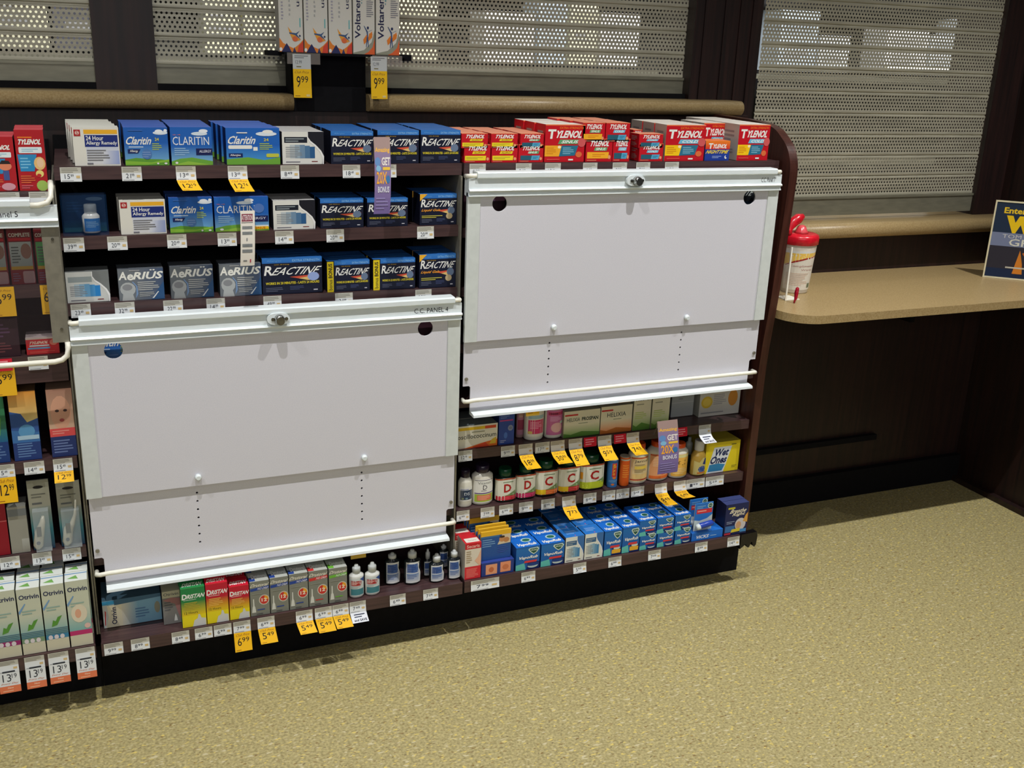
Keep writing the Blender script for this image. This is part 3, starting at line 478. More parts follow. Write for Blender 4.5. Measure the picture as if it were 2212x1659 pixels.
# ---- room shell
def struct(name, sh, mat, label=None, cat=None):
    o = link(name, sh.mesh(name, mat)); o['kind'] = 'structure'
    if label: o['label'] = label; o['category'] = cat
    return o
struct('floor', Sh().box(-3, 6.3, -7, 3.0, -.05, 0), 'floor', 'olive beige speckled sheet floor running up to the shelves', 'floor')
struct('wall_back', Sh().box(-2.4, 2.0, .39, .5, 0, 1.372).box(2.0, 3.13, .39, .5, 0, 1.0).box(-2.4, 3.13, .39, .5, 2.55, 2.7), 'walldark', 'dark panelled wall below the shutters', 'wall')
struct('wall_right', Sh().box(3.13, 3.25, -3, .5, 0, 2.7), 'walldark', 'dark wall closing the alcove on the right', 'wall')
struct('wall_rear', Sh().box(-2.4, 6.3, 2.9, 3.0, 0, 2.7).box(-2.5, -2.4, .39, 3.0, 0, 2.7).box(6.2, 6.3, .5, 3.0, 0, 2.7).box(3.25, 6.3, .4, .5, 0, 2.7), plain('back_room_paint', (34, 34, 36)), 'back room walls seen through the shutter holes', 'wall')
struct('ceiling', Sh().box(-2.4, 6.3, .5, 3.0, 2.7, 2.75), plain('ceiling_tile', (200, 200, 195)), 'back room ceiling', 'ceiling')
def post(i, x0, x1, y0, z0=0, grooves=(), lab=''):
    s = Sh().box(x0, x1, y0, .62, z0, 2.6)
    for g in grooves: s.box(g, g+.012, y0-.006, y0, z0, 2.6)
    struct('trim_%d' % i, s, 'walldark', lab, 'post')
post(1, .112, .256, .445, 1.37, (), 'narrow dark post between the two left shutters'); post(2, 1.80, 2.04, .43, 1.0, (1.83, 1.90, 1.955, 2.0), 'wide grooved dark post behind the red boxes'); post(3, 3.008, 3.13, .40, 1.0, (), 'dark post in the far right corner'); post(4, .60, .76, .455, 1.37, (), 'dark post hidden behind the display stand')
def bullnose(x0, x1, y0, z0, z1, yb=.5, end0=True):
    r = (z1-z0)/2; P = [(yb, z0), (yb, z1)] + [(y0+r+r*math.cos(a), (z0+z1)/2+r*math.sin(a)) for a in [math.radians(90+15*k) for k in range(13)]]
    return Sh().prism([P], 'x', x0, x1, True)
struct('trim_5', bullnose(-2.4, .577, .34, 1.374, 1.414), 'tan', 'tan rounded sill left of the display post', 'sill')
struct('trim_6', bullnose(.776, 1.945, .34, 1.374, 1.416), 'tan', 'tan rounded sill right of the display post', 'sill')
struct('trim_7', bullnose(1.87, 3.13, .31, .985, 1.035, .56), 'tan', 'tan rounded sill above the counter', 'sill')
struct('trim_8', Sh().box(-2.4, 1.8, .45, .5, 1.414, 1.43), 'black', 'dark guide strip under the left shutters', 'trim')
struct('baseboard_back', Sh().box(1.9, 3.13, .365, .39, 0, .105).box(1.9, 2.7, .372, .39, .215, .235), 'black', 'black kickboard under the counter', 'baseboard')
struct('baseboard_right', Sh().box(3.105, 3.13, -2.5, .365, 0, .02), 'walldark', 'dark base strip along the right wall', 'baseboard')
# ---- roller shutters: corrugated slats
def shutter(x0, x1, Y, zb, label, top=2.35, bh=.04):
    r = empty('roller_shutter', ((x0+x1)/2, Y, zb)); tag(r, label, 'shutter', 'perforated roller shutters')
    s = Sh(); z = math.ceil((zb+.045)/.068)*.068-68*0; P = []
    z = zb+bh+.005; z0 = z
    while z < top:
        for dz, dy in ((0, .003), (.003, -.001), (.007, -.001), (.012, 0), (.055, 0), (.059, -.0015), (.063, -.0015), (.066, .002)): P.append((Y+dy, z+dz))
        z += .068
    off = z0 % .068
    s.add([(x0, y, zz) for y, zz in P] + [(x1, y, zz) for y, zz in P], [(i, i+len(P), i+1+len(P), i+1) for i in range(len(P)-1)], False)
    me = s.mesh('slat_curtain', 'perf')
    for v in me.vertices: v.co.z -= z0
    c = link('slat_curtain', me, r, (-(x0+x1)/2, -Y, z0-zb))
    part('bottom_bar', Sh().box(x0, x1, Y-.006, Y+.012, zb, zb+bh).box(x0, x1, Y-.01, Y, zb+bh, zb+bh+.007), 'alu', r, loc=(-(x0+x1)/2, -Y, -zb))
shutter(-2.3, .112, .475, 1.43, 'perforated metal shutter at far left, left of the first dark post')
shutter(.256, 1.80, .475, 1.43, 'perforated metal shutter behind the tall white cream boxes')
shutter(2.04, 3.008, .42, 1.047, 'perforated metal shutter above the counter, right of the wide post', bh=.056)
# back room goods seen through the holes
for x, w in ((-.6, 1.8), (1.3, 1.9), (3.3, 1.95)):
    for z in (.98, 1.43, 1.88):
        r = empty('back_room_shelf', (x+w/2, 2.45, z)); tag(r, 'shelf board with brackets in the back room behind the shutters', 'shelf', 'back room shelves seen through the holes')
        part('board', Sh().box(-w/2, w/2, -.15, .25, 0, .02), 'alu', r); part('bracket', Sh().box(-w/2, -w/2+.02, -.1, .25, -.1, 0), 'alu', r); part('bracket', Sh().box(w/2-.02, w/2, -.1, .25, -.1, 0), 'alu', r)
rs = random.Random(5)
for z in (1.0003, 1.4503, 1.9003):
    for xa, xb in ((-.55, 1.15), (1.35, 3.15), (3.35, 5.2)):
        x = xa
        while x < xb-.3:
            w = rs.uniform(.14, .3); h = rs.uniform(.18, .34)
            if rs.random() < (.62 if z > 1.2 else .28):
                c = rs.choice([(240, 240, 230), (226, 232, 236), (244, 240, 206), (206, 220, 232), (90, 90, 100), (240, 240, 240)])
                p = boxpr(w, h, .2, c); p.q(.1, .6, .9, .8, tuple(int(q*.85) for q in c)); p.ln(.15, .8, .2, .5, 4, (170, 170, 170))
                tag(link('stock_carton', p.mesh('stock_carton'), None, (x+w/2, 2.36, z+.0197)), 'pale stock carton in the back room seen through the shutter holes', 'carton', 'cartons in the back room')
            x += w+.02
m, t, b = nt('lamp_tube'); b.inputs['Emission Color'].default_value = (1, .97, .9, 1); b.inputs['Emission Strength'].default_value = 3; M['tube'] = m
r = empty('shelf_lamp', (4.75, 2.27, 1.50)); tag(r, 'bright tube lamp in the back room behind the right shutter', 'lamp')
part('tube', Sh().tube([(-.55, 0, 0), (.55, 0, 0)], .012), 'tube', r); part('housing', Sh().box(-.57, .57, .0125, .025, -.015, .015), 'alu', r)
# ------------------------------------------------------------------ shelving bays
def bay(x0, x1, label, keys, hidden, back_top, mid=None):
    r = empty('shelving_bay', ((x0+x1)/2, .2, 0)); tag(r, label, 'shelving', 'gondola shelving bays'); L = (-(x0+x1)/2, -.2, 0)
    part('back_panel', Sh().box(x0+.002, x1-.002, .372, .386, .1, back_top), 'black', r, loc=L)
    for k in keys:
        a, b_, z0, z1, y = SH[k]; a = max(a, x0); b_ = min(b_, x1); lip = .062 if k == 'K3' else .028 if k[1] != 'D' else .034
        s = part('shelf', Sh().box(a+.004, b_-.004, y+.006, .371, z0-.024, z0-.001, (z1-.024, z1-.001)), 'shelf', r, loc=L)
        part('price_rail', Sh().box(a+.003, b_-.003, y, y+.006, z0-lip, z0, (z1-lip, z1)), 'shelf', s)
    for z in hidden: part('shelf', Sh().box(x0+.004, x1-.004, .006, .371, z-.024, z), 'shelf', r, loc=L)
    return r, L
r, L = bay(-B, -.006, 'left shelving bay cut by the photo edge, behind the clear panel', ['K1', 'K2', 'K3', 'K5', 'K6', 'KD'], [], 1.30)
part('kick_plate', Sh().box(-B, -.001, .02, .05, 0, .115), 'black', r, loc=L); part('side_upright', Sh().box(-.0055, -.0015, .0, .37, .16, 1.24), 'greysteel', r, loc=L)
r, L = bay(0, B, 'middle shelving bay with three open shelves above a white panel', ['L1', 'L2', 'L3', 'LD'], [.82, .66, .5, .365], 1.31)
part('kick_plate', Sh().box(0, B, .02, .05, 0, .115), 'black', r, loc=L)
part('side_upright', Sh().box(B-.009, B-.0045, -.012, .37, .16, 1.25), 'greysteel', r, loc=L); part('side_upright', Sh().box(0, .003, .0, .37, .16, 1.24), 'greysteel', r, loc=L)
r, L = bay(B, 1.844, 'right shelving bay with red boxes on top and a curved end', ['R1', 'R4', 'R5', 'RD'], [1.12, .97, .82, .67], 1.31)
part('kick_plate', Sh().box(B, 1.872, .02, .05, 0, .115), 'black', r, loc=L)
def cr(P, n=4):
    o = []
    for i in range(len(P)-1):
        p0, p1, p2, p3 = P[max(i-1, 0)], P[i], P[i+1], P[min(i+2, len(P)-1)]
        for k in range(n):
            t_ = k/n; o.append(tuple(.5*(2*b_+(c-a)*t_+(2*a-5*b_+4*c-d)*t_**2+(3*b_-a-3*c+d)*t_**3) for a, b_, c, d in zip(p0, p1, p2, p3)))
    return o+[P[-1]]
G = [(.385, .12), (.0, .12), (-.012, .15), (-.009, .45), (-.010, .69), (-.028, .897), (-.037, 1.06), (-.045, 1.221), (-.043, 1.268), (-.034, 1.295), (-.017, 1.320), (.012, 1.342), (.044, 1.360), (.09, 1.371), (.155, 1.376), (.385, 1.378)]
G = G[:3] + cr(G[3:-1]) + G[-1:]
g = part('end_panel', Sh().prism([G], 'x', 1.846, 1.872), 'gable', r, loc=L, label='curved cherry brown end panel')
part('corner_bracket', Sh().prism([[(1.806, .128), (1.806, .175), (1.862, .178), (1.866, .165), (1.864, .135), (1.858, .128), (1.853, .132), (1.849, .145), (1.845, .146), (1.841, .132), (1.836, .128), (1.831, .132), (1.827, .142)]], 'y', -.072, -.052).box(1.806, 1.845, -.052, .37, .150, .172), 'blackpl', r, loc=L)
# ------------------------------------------------------------------ white security panels
def panel(x0, x1, zt, low, label, writing, hooks, hole_r=.0195, wpos=.78):
    w = x1-x0; r = empty('security_panel', (x0, -.05, zt)); tag(r, label, 'panel', 'white locking security panels')
    y = 0.0
    # top rail: cap, face, two beads; profile in (y, z)
    P = [(.03, -.058), (.004, -.060), (-.002, -.0585), (-.002, -.0555), (.001, -.054), (.001, -.0485), (-.005, -.0475), (-.0065, -.0445), (-.004, -.0415), (.0005, -.0405), (.001, -.0165), (-.004, -.0155), (-.0065, -.013), (-.0065, -.003), (-.002, .0), (.03, .0)]
    NL = .02
    rail = part('top_rail', Sh().prism([P], 'x', NL, w-NL).prism([[p for p in P if p[1] < -.0164]+[(.03, -.0165)]], 'x', 0, NL).prism([[p for p in P if p[1] < -.0164]+[(.03, -.0165)]], 'x', w-NL, w), 'enamel', r)
    c = lambda cx, cz: [(cx+hole_r*math.cos(2*math.pi*k/28), cz+hole_r*math.sin(2*math.pi*k/28)) for k in range(28)]
    sd = .033
    sheet = part('main_sheet', Sh().prism([[(sd, -.425), (w-sd, -.425), (w-sd, -.03), (sd, -.03)], c(.085, -.078), c(w-.091, -.078)], 'y', .010, .014), 'panel', r)
    for a, b_ in ((0, sd), (w-sd, w)): part('side_strip', Sh().box(a, b_, .0065, .016, -.425, -.05), 'strip', r)
    lo = -low; sb = lo+.035
    slots = []
    for sx in (.247, .649):
        for k in range(7): slots.append([(sx-.004+.0028*math.cos(2*math.pi*j/8), -.4475-.0217*k+.0028*math.sin(2*math.pi*j/8)) for j in range(8)])
    slots = [s_ for s_ in slots if s_[0][1] > lo+.02]
    low_ = part('lower_sheet', Sh().prism([[(.004, sb), (.02, sb), (.024, sb-.004), (.024, lo-.033), (w-.024, lo-.033), (w-.024, sb-.004), (w-.02, sb), (w-.004, sb), (w-.004, -.41), (.004, -.41)]] + slots, 'y', .0200, .0235), 'panel', r)
    lip = [(.0235, lo-.030), (.0195, lo-.033), (.0, lo-.0345), (-.009, lo-.037), (-.010, lo-.043), (.0235, lo-.043)]
    part('bottom_lip', Sh().prism([lip], 'x', .024, w-.024), 'enamel', r)
    part('bottom_rod', Sh().tube([(.006, .03, lo-.004), (.006, .012, lo-.004), (.014, .006, lo-.002), (.03, .005, lo), (w-.03, .005, lo), (w-.012, .006, lo), (w-.004, .012, lo-.003), (w-.004, .03, lo-.003)], .0055), 'rod', r)
    for hx in hooks:
        s_ = 1 if hx > w/2 else -1; part('hanger_hook', Sh().tube([(hx-s_*.022, .012, -.008), (hx-s_*.012, .002, -.009), (hx, .0, -.009), (hx+s_*.004, .012, -.011), (hx+s_*.004, .03, -.013)], .0055), 'rod', r)
    # lock
    lk = part('lock_plate', Sh().prism([[(w/2-.004+.026*math.copysign(abs(math.cos(a))**.7, math.cos(a)), -.025+.014*math.sin(a)) for a in [2*math.pi*k/28 for k in range(28)]]], 'y', -.0105, -.0005), 'clear' if False else 'enamel', r, 'pale oval lock plate')
    kn = Sh(); kn.tube([(w/2-.002, -.010, -.026), (w/2-.002, -.018, -.026), (w/2-.002, -.026, -.027), (w/2-.002, -.0265, -.027)], [.0125, .012, .0095, .0093], 20); part('lock_barrel', kn, 'chrome', lk)
    for dx in (-.017, .014): part('screw', Sh().tube([(w/2+dx, -.010, -.025), (w/2+dx, -.013, -.025)], .004, 12), 'chrome', lk)
    for sx in (.247, .649): part('thumb_screw', Sh().tube([(sx, .010, -.402), (sx, .004, -.402), (sx, -.001, -.402)], [.008, .0078, .005], 14), 'enamel', r)
    for sx in (.012, w-.012): part('screw', Sh().tube([(sx, .0205, sb+.02), (sx, .016, sb+.02)], .0045, 12), 'greysteel', r)
    p = Pr(lambda u, v, l: (u, .0002, v)); a, b_ = wpos
    p.t(writing, a, -.036, b_, -.024, (30, 30, 40), -.002); link('handwriting', p.mesh('handwriting', 'paper'), r)
    return r
panel(.003, .901, .961, .618, 'large white locking panel hung on the middle bay', 'C.C. PANEL 4', (.006, .892), wpos=(.775, .862))
panel(.912, 1.818, 1.264, .581, 'large white locking panel hung on the right bay', 'C.C. Panel 7', (.006, .898), wpos=(.84, .885))
# clear panel on the left bay
r = empty('security_panel', (-B, -.05, 1.22)); tag(r, 'clear locking panel with white rail over the left bay', 'panel', 'clear locking panels'); w = .912
P = [(.03, -.058), (.004, -.060), (-.002, -.0585), (-.002, -.0555), (.001, -.054), (.001, -.0485), (-.005, -.0475), (-.0065, -.0445), (-.004, -.0415), (.0005, -.0405), (.001, -.0165), (-.004, -.0155), (-.0065, -.013), (-.0065, -.003), (-.002, .0), (.03, .0)]
part('top_rail', Sh().prism([P], 'x', 0, w-.045).prism([[p for p in P if p[1] < -.0164]+[(.03, -.0165)]], 'x', w-.045, w+.005), 'enamel', r)
part('clear_sheet', Sh().box(0, w-.028, .012, .0145, -.31, -.05), 'film', r)
part('side_strip', Sh().box(w-.03, w+.003, .008, .02, -.31, -.052), 'greysteel', r, 'grey steel edge strip')
for z in (-.085, -.28): part('screw', Sh().tube([(w-.01, .009, z), (w-.01, .005, z)], .003, 10), 'chrome', r)
part('bottom_rod', Sh().tube([(0, .0, -.352), (w-.03, .0, -.350), (w-.015, .0, -.347), (w-.004, .0, -.338), (w-.001, .0, -.32), (w-.001, .005, -.31)], .006), 'rod', r)
part('hanger_hook', Sh().tube([(w-.045, -.004, -.012), (w-.03, -.004, -.012), (w-.012, -.002, -.008), (w-.004, .0, .004), (w-.003, .01, .022), (w-.003, .03, .03)], .0058), 'rod', r)
p = Pr(lambda u, v, l: (u, .0002, v)); p.t('C.C. Panel 5', w-.145, -.036, w-.07, -.024, (30, 30, 40), -.002); link('handwriting', p.mesh('handwriting', 'paper'), r)
# ------------------------------------------------------------------ rows of goods
def row(sk, items):
    a, b_, z0, z1, ys = SH[sk]
    for it in items:
        kind, u0, u1, vt, label = it[:5]; o = it[5] if len(it) > 5 else {}
        Y = ys+.009+o.get('dy', 0); z = shz(sk, B/2)
        for _ in range(3):
            zb = z+o.get('dz', 0); X0, X1 = Xof(u0, Y, zb), Xof(u1, Y, zb); z = shz(sk, (X0+X1)/2)
        zb = z+o.get('dz', 0)+.0003; Xc = (X0+X1)/2; w = X1-X0-.0012; h = Zof(Xc, Y, vt)-zb; d = o.get('d', .055)
        if o.get('h'): h = o['h']
        for st in range(o.get('stack', 1)):
            for k in range(o.get('n', 1)):
                jx = 0 if k == 0 else o.get('jx', random.Random(hash((u0, k)) % 999).uniform(-.002, .002))*(k if 'jx' in o else 1)
                lab = label + ('', ', one back', ', two back', ', three back')[k] + ', ' + WHERE[sk]
                carton(kind, Xc+jx, Y+k*(d+.0015), zb+st*(h+.0003), w, h, d, lab, o.get('name', 'medicine_box'), o.get('g', 'boxes on the ' + WHERE[sk]))
row('L1', [
 ('allergy24', 162, 262, 276, 'white allergy remedy box with orange stripe', dict(n=4, d=.055, jx=-.004)),
 ('claritin', 271, 367, 275, 'blue tablet box with cloud and meadow', dict(n=4, d=.05)),
 ('claritin2', 371, 461, 275, 'blue tablet box with tall capital lettering', dict(n=4, d=.05)),
 ('claritin3', 490, 606, 276, 'wide blue tablet box with white oval bar', dict(n=4, d=.05, jx=-.004)),
 ('swoosh', 610, 701, 285, 'white and black box with curved edge', dict(n=3, d=.05)),
 ('reactine', 715, 807, 283, 'navy tablet box with blue top band', dict(n=4, d=.05)),
 ('reactine', 815, 905, 282, 'navy tablet box with blue top band', dict(n=4, d=.05)),
 ('reactine', 908, 994, 281, 'navy tablet box with blue top band', dict(n=4, d=.05))])
row('L2', [
 ('allergy24', 262, 361, 433, 'white allergy remedy box with orange stripe', dict(n=2)),
 ('claritin', 368, 462, 427, 'blue tablet box with cloud and meadow', dict(n=2)),
 ('claritin2p', 465, 582, 425, 'wide blue tablet box with yellow bonus strip', dict(n=2)),
 ('swoosh', 591, 682, 433, 'white and black box with curved edge', dict(n=2)),
 ('reactine', 692, 786, 429, 'navy tablet box with blue top band', dict(n=2)),
 ('reactine', 793, 881, 428, 'navy tablet box with blue top band', dict(n=2)),
 ('gels', 906, 986, 419, 'navy gel box with orange corner flash', dict(n=2))])
row('L3', [
 ('swooshg', 146, 240, 587, 'grey and bright blue box with curved edge'),
 ('aerius', 258, 357, 580, 'silver grey box with head outline'),
 ('aeriusd', 370, 463, 574, 'darker silver grey box with head outline'),
 ('aerius', 476, 566, 570, 'silver grey box with head outline'),
 ('reactineB', 568, 697, 556, 'extra wide navy tablet box with round seal', dict(n=2)),
 ('bonus', 707, 799, 563, 'navy tablet box with yellow bonus strip', dict(n=2)),
 ('bonus', 806, 897, 559, 'navy tablet box with yellow bonus strip', dict(n=2)),
 ('gels', 905, 984, 549, 'navy gel box with orange corner flash', dict(n=2))])
row('R1', [
 ('tal', 1002, 1059, 312, 'small red yellow allergy box, lower', dict(n=3, d=.06, jx=-.003)),
 ('tal', 996, 1054, 278, 'small red yellow allergy box, upper', dict(dz=.0345, h=.0345, n=3, d=.06, jx=-.004)),
 ('tal', 1061, 1118, 312, 'small red yellow allergy box, lower', dict(n=3, d=.06, jx=-.003)),
 ('tal', 1060, 1118, 278, 'small red yellow allergy box, upper', dict(dz=.0345, h=.0345, n=3, d=.06, jx=-.004)),
 ('tsb', 1119, 1173, 312, 'small red blue sinus box, lower', dict(n=3, d=.06)),
 ('tsb', 1123, 1174, 278, 'small red blue sinus box, upper', dict(dz=.0345, h=.0345, n=3, d=.06)),
 ('Tsi', 1175, 1261, 269, 'big red sinus box with orange panel', dict(n=3, d=.06, jx=-.004)),
 ('tsi', 1264, 1321, 300, 'red orange sinus box, tall stack bottom', dict(n=2, d=.06)),
 ('tco', 1322, 1359, 300, 'narrow red cold box, tall stack bottom', dict(n=2, d=.06)),
 ('tsi', 1257, 1306, 254, 'red orange sinus box, tall stack top', dict(dz=.049, h=.048, n=3, d=.06, jx=-.008)),
 ('tco', 1307, 1359, 253, 'red blue cold box, tall stack top', dict(dz=.049, h=.048, n=3, d=.06, jx=-.004)),
 ('tco', 1366, 1386, 306, 'red cold box set back, lower of its stack', dict(dy=.07, n=1)),
 ('tco', 1366, 1386, 274, 'red cold box set back, upper of its stack', dict(dy=.07, dz=.037, h=.037)),
 ('tco', 1379, 1431, 310, 'red and blue cold box, lower of the short stack', dict(n=1, d=.05)),
 ('tco', 1379, 1431, 277, 'red and blue cold box, upper of the short stack', dict(dz=.0345, h=.0345, n=1, d=.05)),
 ('Tco', 1434, 1519, 270, 'big red cold box with yellow panel', dict(n=3, d=.06, jx=-.002)),
 ('Tco', 1514, 1566, 266, 'big red cold box behind orange-blue one', dict(dy=.07, n=2, d=.06, jx=0)),
 ('night', 1521, 1574, 304, 'blue and orange night time cold box'),
 ('Tco', 1590, 1657, 269, 'big red cold box nearest curved end', dict(n=3, d=.09, jx=0))])
row('R4', [
 ('osc', 988, 1074, 918, 'flat white box with yellow and orange swoosh', dict(n=2)),
 ('blue', 1076, 1110, 890, 'narrow dark blue box with round seal'),
 ('helg', 1216, 1294, 886, 'green and cream herbal syrup box'),
 ('helo', 1295, 1363, 876, 'orange and cream herbal syrup box'),
 ('pros', 1365, 1403, 848, 'tall green and cream herbal box', dict()),
 ('pros', 1405, 1443, 843, 'tall green and cream herbal box', dict()),
 ('grey', 1448, 1496, 840, 'plain grey white box set back', dict(dy=.07)),
 ('lemon', 1508, 1595, 838, 'white box with lemon picture', dict(dy=.05, d=.09))])
row('R5', [('wet', 1520, 1593, 954, 'yellow wipes box with white and blue panel', dict(d=.1, dy=.01, name='wipes_box'))])
row('RD', [
 ('secaris', 1003, 1038, 1173, 'tall narrow red and cream gel box', dict(n=2, d=.06, jx=-.008)),
 ('vapo', 1113, 1165, 1181, 'blue ointment box with green badge', dict(n=3, d=.055)),
 ('vapo', 1167, 1218, 1173, 'blue ointment box with green badge', dict(n=3, d=.055)),
 ('swbox', 1219, 1260, 1159, 'white and blue box with curved edge', dict(n=4, d=.055)),
 ('swbox', 1261, 1301, 1152, 'white and blue box with curved edge', dict(n=4, d=.055)),
 ('vapol', 1303, 1341, 1146, 'blue ointment box with lemon wedge', dict(n=3, d=.055)),
 ('vapol', 1342, 1379, 1138, 'blue ointment box with lemon wedge', dict(n=3, d=.055)),
 ('vapo', 1380, 1416, 1151, 'small stacked blue ointment box, lower', dict(n=2, d=.05)),
 ('vapo', 1380, 1416, 1109, 'small stacked blue ointment box, upper', dict(dz=.0445, h=.0485, n=2, d=.05)),
 ('vapo', 1418, 1454, 1144, 'small stacked blue ointment box, lower', dict(n=2, d=.05)),
 ('vapo', 1418, 1454, 1103, 'small stacked blue ointment box, upper', dict(dz=.0445, h=.0485, n=2, d=.05)),
 ('vapo', 1456, 1491, 1138, 'small stacked blue ointment box, lower', dict(n=2, d=.05)),
 ('vapo', 1456, 1491, 1097, 'small stacked blue ointment box, upper', dict(dz=.0445, h=.0485, n=2, d=.05)),
 ('breathe', 1562, 1611, 1088, 'dark navy strip box with sleeping face', dict(n=2, d=.025))])
row('LD', [
 ('otl', 225, 351, 1290, 'wide pale blue spray box with upright lettering', dict(dy=.06, d=.1)),
 ('ots', 354, 393, 1277, 'narrow grey spray box beside the wide pale box', dict(dy=.03, d=.05)),
 ('drg', 395, 447, 1270, 'green and yellow nasal spray box', dict(n=3, d=.045)),
 ('drr', 448, 496, 1260, 'red and yellow nasal spray box', dict(n=3, d=.045, jx=.0)),
 ('drr', 497, 541, 1266, 'red and yellow nasal spray box', dict(n=2, d=.045)),
 ('drub', 542, 584, 1255, 'grey nasal spray box with blue band', dict(n=2, d=.045)),
 ('drub', 585, 625, 1247, 'grey nasal spray box with blue band', dict(n=2, d=.045)),
 ('drub', 626, 667, 1239, 'grey nasal spray box with blue band', dict(n=2, d=.045)),
 ('drur', 668, 709, 1232, 'grey nasal spray box with red band', dict(n=2, d=.045)),
 ('drug', 711, 751, 1226, 'grey nasal spray box with lime green band', dict(n=2, d=.045))])
row('K1', [
 ('kidsb', -30, 40, 296, 'tall red box with dark haired child picture', dict(n=2, d=.06)),
 ('kids', 43, 106, 281, 'tall red box with fair haired child picture', dict(n=2, d=.06))])
row('K2', [
 ('kids2', -42, 22, 497, 'dim red syrup box cut by the photo edge'),
 ('kids2', 26, 79, 495, 'dim red syrup box with grey picture'),
 ('kids2g', 83, 128, 495, 'dim red syrup box with green picture')])
row('K3', [('dark', -30, 46, 690, 'dark maroon box behind the clear sheet'), ('tylb', 58, 130, 729, 'short red box with blue stripe behind the clear sheet')])
row('K5', [('greenb', -28, 24, 852, 'green and blue box cut by the photo edge'), ('child', 32, 92, 846, 'blue box with orange sky picture'), ('face', 113, 169, 840, 'box with large child face and pink band', dict(name='medicine_box'))])
row('K6', [('redp', -25, 24, 1085, 'plain dark red box at the photo edge'), ('greyp', 26, 67, 1095, 'plain pale grey box beside the red one', dict())])
row('KD', [
 ('otp', -4, 49, 1278, 'tall pale spray box with plum band', dict(n=2, d=.045)), ('otg', 51, 101, 1271, 'tall pale spray box with grey band', dict(n=3, d=.045)),
 ('otb', 103, 152, 1263, 'tall pale spray box with blue band', dict(n=3, d=.045)), ('otk', 154, 203, 1254, 'tall pale spray box with child picture', dict(n=2, d=.045))])
# boxes glimpsed through the panel holes
for X, z, k, lab in ((.09, .82, 'claritin', 'blue and green box seen through the left panel hole'), (.80, .82, 'dark', 'dark box seen through the right hole of the middle panel'),
                     (.98, 1.12, 'dark', 'dark box seen through the left hole of the right panel'), (1.73, 1.12, 'lete', 'dark box with white capitals seen through a panel hole')):
    carton(k, X, .02, z+.0005, .11, .1, .05, lab, group='boxes behind the white panels')
# ------------------------------------------------------------------ bottles, tubes and blister cards
def bottle(sk, u0, u1, vb_top, label, body, cap, art, name='pill_bottle', vcap=None, capw=.62, sq=2, dy=0, neck=.9, lab=(.1, .85), mat='plastic', flat=.75, arc=2.2, capn='cap', wave=0):
    a, b_, z0, z1, ys = SH[sk]; z = shz(sk, 1.2 if sk[0] == 'R' else .6)
    Y = ys+.012+dy
    for _ in range(3): X0, X1 = Xof(u0, Y+.02, z), Xof(u1, Y+.02, z); z = shz(sk, (X0+X1)/2)
    R = (X1-X0)/2-.0005; X = (X0+X1)/2; h = Zof(X, Y, vb_top)-z; hc = (Zof(X, Y+R*flat, vcap)-z if vcap else h+.02)
    r = empty(name, (X, Y+R*flat, z+.0004)); tag(r, label, 'bottle', 'bottles on the ' + WHERE[sk])
    pr = Sh(); rc = R*capw
    prof = [(R*.9, 0), (R, .004), (R, h*neck), (R*.96, h*(neck+.04)), (rc*1.15, h), (rc*.95, h+.003), (rc*.95, h+.004)]
    bodym = printed_col(body)
    o = link('body', pr.lathe(prof, 28, 1, flat, sq=sq).mesh('body', bodym), r)
    n = Sh()
    if capn == 'pump': kk = hc-h; n.lathe([(rc, h+.003), (rc, h+.6*kk), (rc*.9, h+.7*kk), (rc*.5, h+.76*kk), (rc*.46, hc-.001), (rc*.3, hc)], 20)
    else: n.lathe([(rc, h+.003), (rc*1.02, h+.005), (rc*1.02, hc-.002), (rc*.92, hc)], 24)
    link(capn if capn == 'cap' else 'nozzle', n.mesh('cap', printed_col(cap)), r)
    if art:
        l0, l1 = lab[0]*h, lab[1]*h
        def mp(u, v, l):
            an = (u-.5)*arc; ca, sa = math.cos(an), math.sin(an); q = (R+.0006+.00006*l)/((abs(ca)**sq+abs(sa)**sq)**(1/sq))
            vv = v + (wave*math.cos((u-.5)*3.1)*v if wave else 0)
            return (q*sa, -q*ca*flat, l0+vv*(l1-l0))
        p = Pr(mp, 10, 1); art(p); link('label', p.mesh('label', 'paper'), r)
    return r
_pc = {}
def printed_col(c):
    if c in _pc: return _pc[c]
    al = len(c) == 4
    m = plain('moulded_plastic', c[:3], tuple(max(0, x-5) for x in c[:3]), .22, 0, 60)
    if al: m.node_tree.nodes['Principled BSDF'].inputs['Alpha'].default_value = c[3]
    _pc[c] = m; return m
def a_vit(letter, band, c=(196, 50, 40), yel=False, lime=False):
    def f(p):
        p.q(0, 0, 1, 1, (226, 226, 210)); p.q(.1, .0, .95, .2, band); p.ln(.2, .85, .03, .17, 2, tuple(min(255, x+40) for x in band)); p.poly([(.35, .2), (.95, .2), (.95, .5), (.75, .42), (.5, .24)], (120, 150, 96))
        p.t(letter, .38, .36, .62, .74, c, .03); p.ln(.35, .85, .8, .86, 1, (90, 130, 80)); p.q(.0, .94, 1, 1, (176, 80, 50))
        if yel: p.q(.12, .02, .42, .22, (236, 200, 40))
        if lime: p.q(.1, .0, .95, .28, (190, 206, 50)); p.q(.1, .4, .2, .7, (220, 150, 40))
    return f
def a_d5(p): p.q(0, 0, 1, 1, (226, 226, 220)); p.q(.05, .1, .95, .78, (44, 60, 84)); p.t('D5', .35, .42, .7, .62, (216, 222, 226), .01); p.ell(.25, .2, .09, .06, (150, 160, 120)); p.ell(.5, .2, .09, .06, (120, 150, 160)); p.ln(.1, .9, .8, .88, 1, (90, 110, 180))
